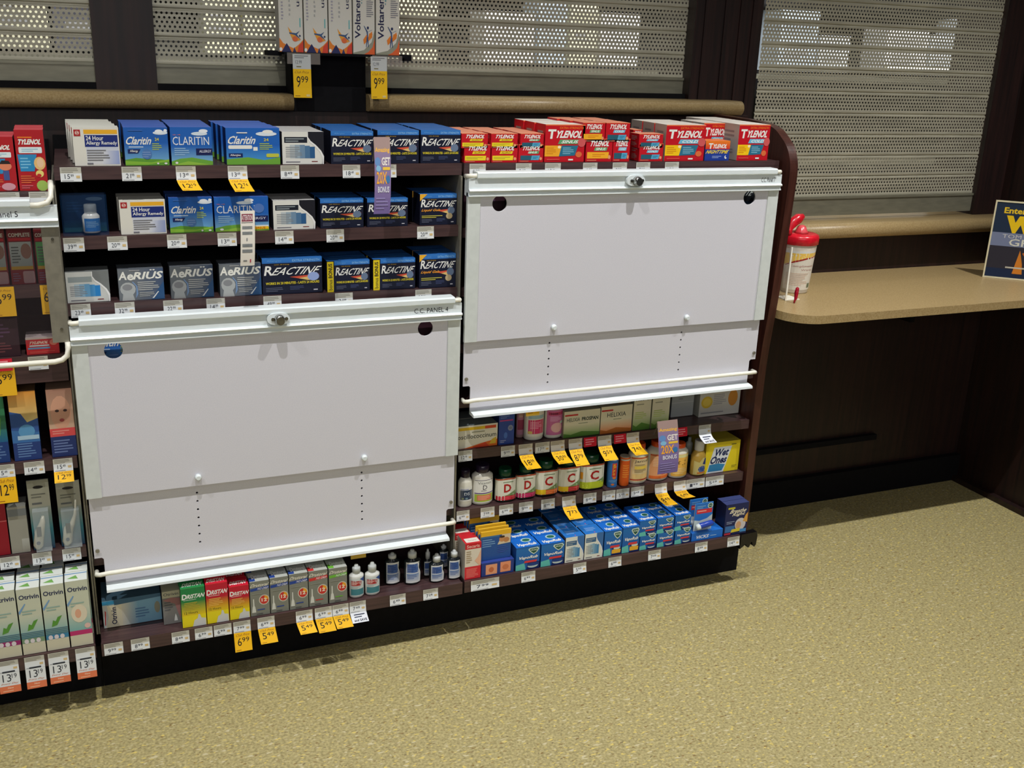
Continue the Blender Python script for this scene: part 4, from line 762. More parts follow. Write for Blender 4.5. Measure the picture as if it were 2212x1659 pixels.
def a_vd(p): p.q(0, 0, 1, 1, (232, 232, 226)); p.t('Vitamin', .2, .78, .8, .88, (90, 96, 90), 0); p.t('D', .42, .55, .6, .74, (40, 40, 50), 0); p.ln(.35, .7, .48, .53, 1, (80, 80, 100)); p.q(.05, .38, .95, .42, (90, 60, 130)); p.q(.05, .04, .95, .36, (170, 190, 70)); p.q(.18, .1, .82, .32, (222, 120, 90)); p.ln(.22, .78, .12, .3, 3, (236, 170, 140)); p.q(.05, .94, .95, .955, (70, 50, 90))
def a_pink(p): p.q(0, 0, 1, 1, (222, 220, 210)); p.q(.1, .1, .92, .66, (206, 60, 110)); p.ln(.2, .8, .3, .6, 5, (236, 160, 190)); p.q(.1, .7, .92, .84, (160, 190, 200)); p.ell(.2, .16, .12, .06, (220, 190, 110))
def a_pink2(p): p.q(0, 0, 1, 1, (196, 110, 160)); p.q(.1, .8, .9, .92, (176, 50, 90)); p.ln(.2, .8, .82, .9, 1, (80, 40, 70)); p.ell(.55, .3, .3, .2, (224, 180, 180)); p.ln(.2, .8, .55, .75, 4, (226, 170, 210)); p.ell(.8, .5, .1, .06, (180, 210, 200))
def a_brown(p): p.q(0, 0, 1, 1, (176, 120, 140)); p.q(.1, .2, .9, .6, (150, 60, 84)); p.ln(.2, .8, .7, .9, 3, (220, 200, 150))
def a_jam(p): p.q(0, 0, 1, 1, (222, 200, 150)); p.q(0, .92, 1, .97, (196, 80, 40)); p.q(0, .04, 1, .09, (180, 60, 40)); p.t('Jamie', .18, .74, .84, .88, (60, 50, 60), 0); p.q(.1, .1, .9, .3, (226, 196, 130)); p.ln(.2, .8, .36, .7, 6, (150, 130, 90)); p.q(.2, .5, .8, .62, (240, 210, 90))
def a_or(p): p.q(0, 0, 1, 1, (224, 160, 110)); p.q(0, .94, 1, .98, (190, 70, 40)); p.ln(.15, .85, .5, .9, 6, (236, 200, 160)); p.ell(.6, .32, .22, .16, (226, 90, 40)); p.ell(.65, .5, .06, .04, (110, 150, 50)); p.q(0, 0, 1, .12, (220, 110, 50))
def a_c(p): p.q(0, 0, 1, 1, (232, 180, 80)); p.t('C', .3, .5, .7, .75, (80, 60, 30)); p.ln(.1, .9, .1, .4, 4, (236, 210, 150)); p.q(0, .85, 1, .98, (220, 214, 150))
def a_san(p): p.poly([(.05, .0), (.95, .0), (.95, .9), (.6, .96), (.4, .7), (.05, .8)], (214, 200, 130)); p.ell(.6, .3, .26, .2, (60, 90, 160)); p.q(.3, .05, .9, .14, (214, 130, 50)); p.poly([(.6, .6), (.95, .5), (.95, .9), (.75, .9)], (40, 60, 130))
def a_tubeb(p): p.q(0, 0, 1, 1, (56, 120, 190)); p.q(.3, .42, .66, .95, (210, 60, 50)); p.t('orange', .36, .48, .6, .92, (240, 190, 60), .02, rot=1); p.ell(.5, .38, .14, .05, (230, 130, 50)); p.ell(.4, .12, .12, .04, (220, 120, 60)); p.ln(.1, .9, .2, .3, 2, (120, 170, 220))
def a_tubeo(p): p.q(0, 0, 1, 1, (224, 96, 30)); p.q(0, .94, 1, 1, (190, 190, 170)); p.ln(.2, .8, .3, .8, 6, (240, 150, 60))
def a_wb(p): p.poly([(.03, .06), (.98, .02), (.98, .5), (.8, .98), (.03, .9)], (206, 214, 214)); p.poly([(.05, .56), (.7, .56), (.78, .8), (.05, .84)], (170, 56, 56)); p.q(.05, .08, .92, .4, (70, 130, 140)); p.poly([(.62, .9), (.98, .7), (.98, .98)], (50, 80, 150)); p.ln(.1, .6, .6, .76, 2, (226, 170, 160)); p.ln(.1, .7, .42, .54, 2, (150, 160, 160))
def a_dk(p): p.poly([(.05, .02), (.95, .02), (1, .4), (.8, .7), (.85, 1), (.05, 1)], (224, 226, 226)); p.poly([(.1, .5), (.78, .5), (.72, .92), (.1, .92)], (70, 100, 160)); p.ln(.15, .66, .56, .88, 4, (40, 66, 130)); p.q(.1, .12, .8, .46, (200, 206, 216), (120, 146, 190)); p.ln(.15, .7, .2, .42, 3, (90, 110, 160))
def a_dk2(p): a_dk(p)
W_ = (224, 222, 210); DG = (24, 40, 34)
bottle('R4', 1110, 1129, 875, 'brown and pink bottle half hidden behind the first white bottle', (150, 120, 120), (180, 176, 160), a_brown, dy=.03)
bottle('R4', 1131, 1172, 888, 'white bottle with magenta label and yellow sticker', W_, (226, 222, 206), a_pink, vcap=862, lab=(.14, .98), capw=.8)
bottle('R4', 1174, 1212, 884, 'white bottle with pink and lilac label', W_, (200, 196, 190), a_pink2, vcap=872, lab=(.12, .96), capw=.8)
bottle('R5', 987, 1017, 1036, 'white bottle with dark slate label at the left end', W_, (36, 26, 44), a_d5, vcap=1013, lab=(.22, .72), neck=.86)
bottle('R5', 1018, 1063, 1026, 'white bottle with green and orange panel, dark cap', W_, (40, 30, 50), a_vd, vcap=1002, lab=(.08, .86), neck=.9)
for u0, u1, v, let, bd, yel, lime, vc, t_ in ((1068, 1111, 1034, 'D', (196, 40, 56), 0, 0, 1010, 'vitamin bottle with red letter D and red band'), (1112, 1153, 1026, 'D', (186, 36, 90), 0, 0, 1003, 'vitamin bottle with red letter D and magenta band'),
                                       (1154, 1201, 1017, 'C', (224, 110, 50), 1, 0, 992, 'vitamin bottle with red letter C and orange band'), (1203, 1248, 1010, 'C', (190, 50, 50), 1, 0, 986, 'vitamin bottle with red letter C and red band'), (1250, 1301, 1004, 'C', (190, 206, 50), 0, 1, 978, 'vitamin bottle with red letter C and lime band')):
    bottle('R5', u0, u1, v, t_, DG, (14, 70, 44), a_vit(let, bd, (176, 34, 30), yel, lime), vcap=vc, sq=3.2, lab=(.08, .95), neck=.93, wave=.07, capw=.6, arc=2.9)
bottle('R5', 1308, 1329, 998, 'blue effervescent tablet tube with white cap', (56, 120, 190), (216, 214, 200), a_tubeb, 'tablet_tube', vcap=988, lab=(.0, .99), neck=.97, capw=.98, flat=1, arc=2.6)
bottle('R5', 1334, 1354, 992, 'orange effervescent tablet tube', (224, 96, 30), (196, 190, 170), a_tubeo, 'tablet_tube', vcap=984, lab=(0, .99), neck=.97, capw=.98, flat=1, arc=2.6)
bottle('R5', 1355, 1395, 976, 'cream labelled vitamin bottle beside the orange tube', W_, (226, 90, 40), a_jam, vcap=955, lab=(.08, .84), neck=.88)
bottle('R5', 1396, 1441, 970, 'orange labelled vitamin bottle left of the purple flag', W_, (220, 84, 30), a_or, vcap=950, lab=(.08, .84), neck=.88)
bottle('R5', 1443, 1481, 972, 'yellow labelled vitamin bottle behind the purple flag', W_, (220, 84, 30), a_c, vcap=955, lab=(.08, .84), neck=.88)
bottle('R5', 1471, 1493, 985, 'dark green sanitiser bottle with white pump at the back', (20, 50, 46), (190, 196, 190), None, 'sanitizer_bottle', vcap=944, dy=.07, capn='pump', neck=.8)
bottle('R5', 1489, 1519, 978, 'clear yellow sanitiser bottle with white cap', (206, 170, 80, .8), (206, 206, 200), a_san, 'sanitizer_bottle', vcap=950, lab=(.05, .8), neck=.8, capw=.6)
bottle('LD', 753, 785, 1243, 'white spray bottle with red label and blue corner', (222, 224, 220), (190, 196, 196), a_wb, 'spray_bottle', vcap=1219, lab=(.06, .9), capn='pump', capw=.56, neck=.9)
bottle('LD', 787, 819, 1240, 'white spray bottle with red label', (222, 224, 220), (190, 196, 196), a_wb, 'spray_bottle', vcap=1214, lab=(.06, .9), capn='pump', capw=.56, neck=.9)
for u0, u1, v, vc, dy, t_ in ((829, 863, 1212, 1194, .035, 'dark bottle with white and blue label, next to the white bottles'), (871, 907, 1211, 1187, .02, 'dark bottle with white and blue label, second from the white bottles'), (911, 930, 1211, 1186, .05, 'dark bottle with blue label, set back between two others'),
                          (925, 957, 1219, 1196, .01, 'dark bottle with white and blue label, front middle'), (944, 966, 1190, 1176, .08, 'dark bottle at the back with silver cap'), (964, 992, 1208, 1188, .01, 'dark bottle with white and blue label, beside the red gel box')):
    bottle('LD', u0, u1, v, t_, (24, 30, 34), (200, 204, 204), a_dk, 'spray_bottle', vcap=vc, dy=dy, lab=(.06, .92), capn='pump', capw=.52, neck=.9, flat=.7)
# yellow price sticker on the white magenta bottle is part of the bottle's own stock label; hanging card below
def strip_cards():
    a, b_, z0, z1, ys = SH['RD']; Y = ys+.009; z = z0+.0003; X0, X1 = Xof(1039, Y, z), Xof(1110, Y, z); w = X1-X0-.002; X = (X0+X1)/2
    r = empty('display_tray', (X, Y, z)); tag(r, 'low blue display tray holding upright yellow topped cards', 'tray')
    p = boxpr(w, .040, .09, (40, 60, 130), (34, 50, 120), (50, 70, 150)); p.q(.13, .1, .48, .85, (230, 160, 120)); p.q(.58, .14, .9, .9, (230, 150, 110)); p.ell(.3, .45, .08, .2, (200, 110, 70)); p.ell(.74, .5, .1, .2, (206, 120, 80)); link('tray_body', p.mesh('tray_body'), r)
    for k in range(6):
        h = .085+.004*k; q = boxpr(w*.93, h, .006, (40, 84, 150), (200, 160, 40), (230, 180, 40)); q.q(0, .84, 1, 1, (232, 180, 40)); q.q(.0, .78, .6, .84, (60, 110, 160)); q.ln(.05, .5, .45, .75, 4, (120, 160, 200)); q.poly([(.55, .5), (.98, .52), (.98, .84), (.7, .84)], (216, 200, 170)); q.ell(.7, .68, .1, .1, (200, 140, 90)); q.ell(.84, .64, .1, .09, (190, 130, 80)); q.ell(.7, .76, .09, .04, (60, 40, 30)); q.ln(.55, .95, .2, .46, 4, (60, 90, 170))
        c = link('nasal_strip_card', q.mesh('nasal_strip_card'), None, (X-.002-.003*k, Y+.014+k*.0125+(.03 if k > 2 else 0), z+.041))
        tag(c, 'yellow topped card standing in the blue tray, %s' % ('frontmost', 'second from the front', 'third from the front', 'fourth from the front', 'fifth from the front', 'rearmost')[k], 'card', 'cards in the blue tray')
strip_cards()
def inhaler():
    Y = -.066; z = .1783; X0, X1 = Xof(1493, Y, z), Xof(1560, Y, z); w = X1-X0; X = (X0+X1)/2
    r = empty('display_tray', (X, Y, z)); tag(r, 'bright blue display tray with white lettering at the right', 'tray')
    p = boxpr(w, .026, .07, (30, 110, 206), (24, 80, 170), (36, 116, 214)); p.t('VICKS', .14, .22, .55, .62, (226, 232, 240), .03, .08); p.ln(.6, .9, .3, .5, 1, (150, 190, 230)); link('tray_body', p.mesh('tray_body'), r)
    for k in range(2):
        w2 = .062; r = empty('inhaler_pack', (X-.012, Y+.012+.03*k, z+.0265)); tag(r, 'blue inhaler blister pack on the tray, %s' % ('front' if k == 0 else 'back'), 'pack', 'inhaler blister packs')
        p = boxpr(w2, .088, .003, (40, 116, 200), (200, 210, 214), (60, 130, 210)); p.q(.1, .62, .96, .78, (214, 50, 60)); p.ln(.15, .9, .66, .76, 1, (236, 160, 150)); p.poly([(0, 0), (1, 0), (1, .55), (.7, .42), (.3, .36), (0, .4)], (196, 208, 206)); p.ell(.84, .88, .15, .1, (206, 226, 210)); p.ell(.84, .88, .11, .075, (30, 84, 66)); p.t('VICKS', .75, .86, .93, .9, (210, 226, 214), .02); p.ln(.1, .6, .8, .92, 2, (130, 180, 226)); link('backing_card', p.mesh('backing_card'), r)
        part('inhaler_tube', Sh().tube([(-.024, -.012, .018), (-.018, -.012, .02), (.022, -.012, .026), (.026, -.012, .0265)], [.006, .009, .009, .007], 14), printed_col((40, 70, 170)), r)
        part('tube_cap', Sh().tube([(-.03, -.012, .0165), (-.027, -.012, .0172), (-.018, -.012, .0195)], [.004, .0085, .0095], 14), printed_col((214, 224, 226)), r)
inhaler()
def thermometer(u0, u1, vt, lab, full):
    Y = .012; z = .4003; X0, X1 = Xof(u0, Y, z), Xof(u1, Y, z); X = (X0+X1)/2; w = X1-X0-.004; h = Zof(X, Y, vt)-z
    r = empty('thermometer_pack', (X, Y, z)); tag(r, lab, 'pack', 'thermometer packs')
    p = boxpr(w, h, .004, (60, 110, 120), (150, 150, 140), (150, 150, 140)); p.q(0, .62, 1, 1, (150, 148, 130), (146, 146, 130)); p.q(0, .3, 1, .62, (54, 120, 126), (140, 144, 130)); p.q(0, 0, 1, .3, (40, 66, 96), (54, 116, 126)); p.ell(.5, .9, .24, .022, (24, 24, 28)); p.ln(.15, .85, .74, .82, 2, (100, 100, 90)); p.ln(.15, .85, .64, .7, 1, (90, 92, 90)); link('backing_card', p.mesh('backing_card'), r)
    s = Sh(); top = .72*h if full else .5*h
    s.tube([(-.014, -.009, .008), (-.012, -.009, .016), (-.006, -.009, .05), (.002, -.009, .36*h if full else .42*h)] + ([(.010, -.007, .5*h), (.014, -.006, top)] if full else [(.004, -.008, top)]), [.006, .011, .0105, .006] + ([.0035, .002] if full else [.003]), 14)
    t_ = part('thermometer', s, printed_col((190, 186, 166)), r); part('display', Sh().box(-.012, -.002, -.0205, -.018, .042, .066), printed_col((70, 74, 70)), t_); part('button', Sh().tube([(-.0105, -.018, .026), (-.0105, -.0215, .026)], .0042, 12), printed_col((40, 56, 84)), t_)
    part('blister', Sh().box(-w/2+.006, w/2-.006, -.022, 0, .004, h*.6), 'blister', r)
thermometer(72, 122, 1037, 'blue carded thermometer, left of the two', False)
thermometer(132, 186, 1040, 'blue carded thermometer with long tip, right of the two', True)
def bag():
    Y = .02; z = 1.1303; X0, X1 = Xof(137, Y, z), Xof(236, Y, z); X = (X0+X1)/2; w = X1-X0; h = Zof(X, Y, 420)-z
    r = empty('bottle_pack', (X, Y, z)); tag(r, 'blue clear shell pack with a small white bottle inside', 'pack')
    p = boxpr(w*.94, h*.96, .003, (22, 52, 96), (20, 40, 80), (40, 70, 110)); p.q(0, .0, 1, .3, (30, 90, 80), (26, 64, 110)); p.ell(.75, .85, .2, .05, (120, 150, 180)); p.ln(.1, .5, .5, .8, 4, (40, 80, 130)); c = link('backing_card', p.mesh('backing_card'), r, (0, .03, .002))
    b2 = Sh().lathe([(.016, 0), (.018, .003), (.018, .036), (.015, .040), (.0125, .042), (.0125, .043)], 22, 1, .8, c=(.012, .008, .004)); bb = part('bottle', b2, printed_col((214, 216, 214)), r)
    part('cap', Sh().lathe([(.0125, .047), (.013, .048), (.013, .064), (.011, .066)], 20, c=(.012, .008, 0)), 'blister', bb)
    q = Pr(lambda u, v, l: (.012+.0186*math.sin((u-.4)*2.1), .008-.0150*math.cos((u-.4)*2.1)-.0001*l, .008+v*.028), 6); q.q(0, 0, 1, 1, (50, 110, 180)); q.ln(.1, .9, .3, .8, 4, (130, 170, 210)); link('label', q.mesh('label', 'paper'), bb)
    part('shell', Sh().box(-w/2, w/2, -.008, .0295, 0, h), 'bluebag', r)
bag()
# ------------------------------------------------------------------ price tags and flags
def ribbon(prof, w, sk_=0):                       # prof: (y, z) points downwards; returns mapping with v = 1 at the top
    L = [0]
    for a, b_ in zip(prof, prof[1:]): L.append(L[-1]+math.dist(a, b_))
    T = L[-1]
    def mp(u, v, l):
        s = (1-v)*T; s = min(max(s, 0), T)
        for i in range(len(prof)-1):
            if s <= L[i+1]+1e-9: break
        k = (s-L[i])/(L[i+1]-L[i]); y = prof[i][0]+k*(prof[i+1][0]-prof[i][0]); z = prof[i][1]+k*(prof[i+1][1]-prof[i][1])
        dy, dz = prof[i+1][0]-prof[i][0], prof[i+1][1]-prof[i][1]; n = math.hypot(dy, dz); ny, nz = (dz/n, -dy/n)
        e = .00009*l+.0001; return ((u-.5)*w+sk_*max(0, s-.03), y+ny*e, z+nz*e)
    return mp, T
def brk(pt, T):
    L = 0; o = []
    for a, b_ in zip(pt, pt[1:]): L += math.dist(a, b_); o.append(1-L/T)
    return [x for x in o if .001 < x < .999]
def split_price(p, price, u0, u1, v0, v1, c):
    a, _, b_ = price.partition('.')
    k = .36*len(a) if b_ else 1; k = min(k, .62)
    p.t(a, u0, v0, u0+k*(u1-u0)-.01, v1, c, .0)
    if b_: p.t(b_, u0+k*(u1-u0)+.02, v0+.42*(v1-v0), u1, v1, c, .0)
def price_tag(sk, u0, u1, style, price='', fl=0., yl=.04, zoff=0, skew=0):
    a, b_, z0, z1, ys = SH[sk]; Y = ys-.0012; z = shz(sk, (a+b_)/2)
    for _ in range(3): X0, X1 = Xof(u0, Y, z-.015), Xof(u1, Y, z-.015); z = shz(sk, (X0+X1)/2)
    w = X1-X0; X = (X0+X1)/2; z += zoff-.0012
    pt = [(0, 0), (0, -.010), (-.001-fl*.001, -.021), (-.002-fl*.003, -.030)]
    if style in 'yesk':
        n = 3
        for k in range(1, n+1):
            an = max(fl, .08)*(1 if k > 1 else .75); y_, z_ = pt[-1]; pt.append((y_-yl/n*math.sin(an), z_-yl/n*math.cos(an)))
    if style == 'r': pt = [(-.001, 0), (-.004, -.012), (-.006, -.026)]
    if style == 'Y': pt = [(0, 0), (-.001, -.02), (-.002, -.045), (-.003, -.064)]
    if style == 'c': pt = [(0, 0), (0, -.012), (-.004, -.028), (-.012, -.034), (-.03, -.028), (-.034, -.02)]
    mp, T = ribbon(pt, w, skew); p = Pr(mp, 2, 10); p.vb = brk(pt, T); g = (172, 170, 158); wt = (226, 230, 232); wv = .030/T
    if style == 'Y':
        p.q(0, 0, 1, 1, (240, 184, 36)); p.t('Club Price', .15, .84, .85, .91, (150, 90, 30), 0, .1); split_price(p, price, .16, .86, .42, .76, DK); p.ln(.1, .5, .04, .08, 1, (180, 120, 30))
        cat = 'yellow'
    elif style == 'r': p.q(0, 0, 1, 1, (206, 26, 50)); p.ln(.12, .85, .15, .9, 3, (240, 150, 160)); cat = 'red'
    else:
        v1 = 1-min(wv, 1); p.q(0, v1, 1, 1, wt); p.q(0, 1-.42*min(wv, 1), 1, 1, (196, 194, 182)); hw = 1-v1  # grey top band: shadow of lip and clear strip put into the colour
        p.ln(.06, .9, 1-.40*hw, 1-.05*hw, 3, (140, 138, 126)); p.ln(.06, .9, v1+.02*hw, v1+.12*hw, 1, (150, 152, 156))
        if price and style not in 'e': split_price(p, price, .2, .62, v1+.2*hw, v1+.52*hw, (60, 64, 76))
        p.q(.74, v1+.25*hw, .92, v1+.42*hw, (214, 186, 130)); cat = 'white'
        if style == 'y':
            p.q(0, 0, 1, v1, (246, 190, 30)); p.t('Club Price', .12, v1*.80, .9, v1*.93, (150, 80, 30), 0, .1); split_price(p, PR2.get((sk, u0), price), .18, .86, v1*.30, v1*.72, DK); p.ln(.08, .5, v1*.05, v1*.12, 1, (170, 110, 30)); cat = 'white and yellow'
        if style == 'e':
            p.q(0, 0, 1, v1, (228, 232, 234)); p.q(.2, v1*1.0, .8, v1*1.08, (50, 54, 60)); split_price(p, price, .18, .86, v1*.55, v1*.93, (60, 62, 70)); p.t('Every Day', .1, v1*.4, .9, v1*.5, (206, 120, 80), 0, .1); p.q(0, 0, 1, v1*.34, (226, 124, 84)); p.t('New', .38, v1*.2, .66, v1*.28, (250, 226, 200)); p.ln(.15, .9, v1*.06, v1*.14, 1, (244, 196, 160)); cat = 'white and orange'
        if style == 's': p.q(0, 0, 1, v1, (232, 236, 244)); p.ln(.2, .9, v1*.45, v1*.9, 2, (60, 66, 90)); p.t('and SAVE', .14, v1*.12, .92, v1*.36, (30, 34, 50), .03)
        if style == 'c': pass
    o = link('price_tag', p.mesh('price_tag', 'paper'), None, (X, Y, z))
    lab = cat + ' price tag' + (' reading ' + PR2.get((sk, u0), price) if (price or (sk, u0) in PR2) and style != 'r' else '') + ', ' + WHERE[sk]
    if style == 'r': lab = 'small red sticker tag, ' + WHERE[sk]
    return tag(o, lab, 'price tag', 'price tags on the ' + WHERE[sk])
PR2 = {('L1', 380): '12.19', ('L1', 492): '12.74', ('R4', 1120): '18.99', ('R4', 1189): '30.99', ('R4', 1228): '8.79', ('R4', 1291): '9.59', ('R4', 1353): '7.43', ('R5', 1214): '7.73', ('R5', 1414): '8.49', ('R5', 1455): '6.49',
       ('LD', 504): '6.99', ('LD', 556): '5.49', ('LD', 639): '5.49', ('LD', 680): '5.49', ('LD', 718): '5.49', ('K5', -12): '12.99', ('K5', 115): '12.99'}
T_ = [('L1', 130, 176, 'w', '15.99'), ('L1', 263, 306, 'w', '21.99'), ('L1', 380, 423, 'y', '13.49', 1.2, .040, 0, .2), ('L1', 492, 534, 'y', '13.49', 1.1, .042, 0, .2), ('L1', 606, 646, 'w', '8.49'), ('L1', 740, 778, 'w', '18.49'), ('L1', 822, 856, 'w', '14.99'),
 ('L2', 137, 182, 'w', '39.99'), ('L2', 232, 275, 'w', '20.99'), ('L2', 361, 403, 'w', '20.49'), ('L2', 470, 511, 'w', '13.99'), ('L2', 594, 634, 'w', '14.99'), ('L2', 705, 743, 'w', '20.99'), ('L2', 901, 937, 'w', '20.99'),
 ('L3', 153, 196, 'w', '23.49'), ('L3', 248, 291, 'w', '32.99'), ('L3', 353, 395, 'w', '22.99'), ('L3', 446, 486, 'w', '14.99'), ('L3', 569, 608, 'w', '49.99'), ('L3', 724, 762, 'w', '31.99'), ('L3', 897, 932, 'w', '35.99'),
 ('R1', 1014, 1049, 'w', '8.99'), ('R1', 1114, 1148, 'w', '9.49'), ('R1', 1177, 1211, 'w', '12.99'), ('R1', 1259, 1290, 'w', '6.49'), ('R1', 1323, 1354, 'w', '9.99'), ('R1', 1374, 1404, 'w', '7.99'), ('R1', 1436, 1466, 'w', '13.99'),
 ('R4', 990, 1020, 'w', '12.99'), ('R4', 1082, 1112, 'w', '9.99'), ('R4', 1120, 1150, 'y', '', 1.4, .062), ('R4', 1156, 1187, 'w', '17.99'), ('R4', 1189, 1219, 'y', '', 1.42, .056), ('R4', 1228, 1257, 'y', '', 1.15, .058), ('R4', 1260, 1287, 'r'), ('R4', 1291, 1320, 'y', '', 1.15, .052), ('R4', 1325, 1351, 'r'), ('R4', 1353, 1380, 'y', '', 1.42, .057), ('R4', 1461, 1483, 'r'), ('R4', 1509, 1535, 's', '', 1.3, .036),
 ('R5', 986, 1014, 'w', '6.99'), ('R5', 1038, 1068, 'w', '7.99'), ('R5', 1078, 1108, 'w', '6.99'), ('R5', 1121, 1151, 'w', '9.99'), ('R5', 1169, 1198, 'w', '8.99'), ('R5', 1214, 1243, 'y', '', 1.35, .052), ('R5', 1260, 1288, 'w', '8.49'), ('R5', 1301, 1329, 'w', '7.99'), ('R5', 1331, 1359, 'w', '5.99'), ('R5', 1363, 1391, 'w', '9.49'), ('R5', 1414, 1440, 'y', '', 1.55, .064), ('R5', 1455, 1481, 'y', '', 1.72, .052), ('R5', 1482, 1522, 'w', '1.99'), ('R5', 1524, 1563, 'w', '5.29'),
 ('RD', 1017, 1078, 'w', '7.99', .3), ('RD', 1126, 1156, 'w', '6.99', .3), ('RD', 1238, 1266, 'c', '5.99'), ('RD', 1314, 1342, 'w', '6.99', .3), ('RD', 1400, 1427, 'w', '7.49', .3), ('RD', 1501, 1528, 'w', '8.99', .3), ('RD', 1571, 1597, 'w', '14.99', .3),
 ('LD', 225, 266, 'w', '9.99', .1), ('LD', 283, 323, 'w', '8.99', .1), ('LD', 371, 409, 'w', '8.49', .1), ('LD', 421, 459, 'w', '6.99', .1), ('LD', 462, 500, 'w', '6.99', .1), ('LD', 504, 541, 'y', '7.99', .3, .048), ('LD', 556, 593, 'y', '6.99', .55, .038, 0, .1), ('LD', 639, 675, 'y', '6.99', 1.05, .034, 0, .15), ('LD', 680, 717, 'y', '6.99', .7, .036, 0, .15), ('LD', 718, 753, 'y', '6.99', .8, .034, 0, .18), ('LD', 755, 790, 's', '7.49', .8, .027, 0, .1), ('LD', 842, 876, 'w', '6.49', .5), ('LD', 914, 946, 'w', '7.29', .5),
 ('K1', -6, 43, 'w', ''), ('K1', 63, 106, 'w', ''), ('K2', -18, 31, 'Y', '6.99'), ('K2', 87, 130, 'Y', '6.99'), ('K3', -16, 27, 'r'), ('K3', 61, 104, 'w', ''), ('K5', -12, 32, 'y', '15.49', .1, .06), ('K5', 52, 96, 'w', '14.49'), ('K5', 115, 157, 'y', '15.49', .9, .028), ('K6', 0, 43, 'w', '12.49'), ('K6', 70, 112, 'w', '13.49'), ('K6', 135, 175, 'w', '15.99'),
 ('KD', -6, 40, 'e', '13.19', .1, .050), ('KD', 53, 96, 'e', '13.19', .1, .050), ('KD', 104, 148, 'e', '13.19', .1, .048), ('KD', 163, 205, 'e', '13.19', .1, .048)]
for a in T_: price_tag(*a)
price_tag('K3', -20, 30, 'Y', '6.99', zoff=-.02)
for u0, u1, v, zt, t_ in ((1137, 1166, 898, .668, 'in front of the magenta labelled bottle'), (1336, 1364, 869, .668, 'above the orange herbal box'), (1410, 1433, 858, .668, 'above the tall green herbal boxes'), (1493, 1517, 852, .668, 'between the grey and lemon boxes'), (757, 790, 1206, .363, 'above the white spray bottles')):
    Y = -.002; X = (Xof(u0, Y, zt-.03)+Xof(u1, Y, zt-.03))/2; w = abs(Xof(u1, Y, zt-.03)-Xof(u0, Y, zt-.03)); L_ = zt-Zof(X, Y, v)
    mp, T = ribbon([(0, 0), (0, -L_*.5), (0, -L_)], w); p = Pr(mp, 1, 2); p.q(0, .5, 1, 1, (200, 200, 192)); p.q(0, 0, 1, .5, (244, 190, 34)); p.q(0, 0, 1, .08, (250, 210, 90)); p.t('11', .3, .2, .7, .42, DK, .0); p.ln(.15, .7, .1, .16, 1, (170, 120, 30))
    tag(link('price_tag', p.mesh('price_tag', 'paper'), None, (X, Y, zt)), 'yellow price tag end under a white panel, %s' % t_, 'price tag', 'yellow tags hanging under the panels')
def flag(u0, v0, u1, v1, Y0, Y1, kind, label):
    A, Bq = atY((u0+u1)/2, v0, Y0), atY((u0+u1)/2, v1, Y1); w = abs(atY(u1, v0, Y0)[0]-atY(u0, v0, Y0)[0])
    n = 8; dx = Bq[0]-A[0]; pr = [(0, 0)]
    for k in range(1, n+1): t_ = k/n; pr.append(((Y1-Y0)*math.sin(t_*math.pi/2), (Bq[2]-A[2])*t_))
    mp0, T = ribbon(pr, w); mp = lambda u, v, l: tuple(np.array(mp0(u, v, l))+np.array([dx*(1-v), 0, 0]))
    r = empty('shelf_flag', tuple(A)); tag(r, label, 'shelf sign'); p = Pr(mp, 2, 10)
    if kind == 'p':
        p.q(0, 0, 1, 1, (112, 96, 150), (136, 116, 140)); p.q(.0, .8, 1, 1, (150, 126, 120)); p.t('Amazing', .06, .78, .94, .86, (226, 170, 50), .02); p.t('GET', .44, .62, .96, .73, (214, 206, 196), .03); p.ell(.2, .67, .17, .06, (90, 130, 180)); p.ell(.24, .58, .15, .04, (120, 170, 200)); p.q(.5, .56, .95, .6, (220, 180, 60))
        p.t('20X', .12, .38, .76, .54, (228, 160, 50), .02); p.ell(.82, .44, .12, .05, (50, 110, 160)); p.t('BONUS', .2, .27, .9, .35, (206, 204, 214), .03); p.ln(.1, .9, .05, .22, 4, (140, 128, 176))
    else:
        p.q(0, 0, 1, 1, (214, 208, 196)); p.q(.08, .80, .86, .94, (120, 36, 56)); p.t('ATTENTION', .1, .82, .84, .92, (206, 190, 190), .02); p.q(.06, .775, .86, .785, (50, 40, 50))
        for v in (.66, .56, .34, .24): p.q(.12, v, .82, v+.055, (120, 124, 124), keep=True); p.ln(.16, .78, v+.01, v+.045, 2, (170, 172, 170), int(v*100))
        p.q(.4, .45, .48, .5, (130, 130, 130)); p.ln(.2, .6, .07, .12, 1, (120, 120, 120)); p.q(.66, .06, .74, .12, (170, 40, 70))
    link('flag_card', p.mesh('flag_card', 'paper'), r)
    q = Sh(); zc = 0
    q.tube([(-w*.5, .0, -.004), (-w*.2, (.0-Y0)*.5, -.03), (-w*.1, -Y0-.006, -.06 if kind == 'p' else -.04)], .0016, 6); part('clear_clip', q, 'film2', r)
flag(807, 296, 842, 462, -.07, -.12, 'p', 'purple hanging flag card in front of the top two shelves')
flag(1420, 908, 1463, 1022, -.06, -.10, 'p', 'purple hanging flag card in front of the vitamin bottles')
flag(519, 455, 550, 574, -.05, -.08, 'a', 'white hanging notice strip with red heading')
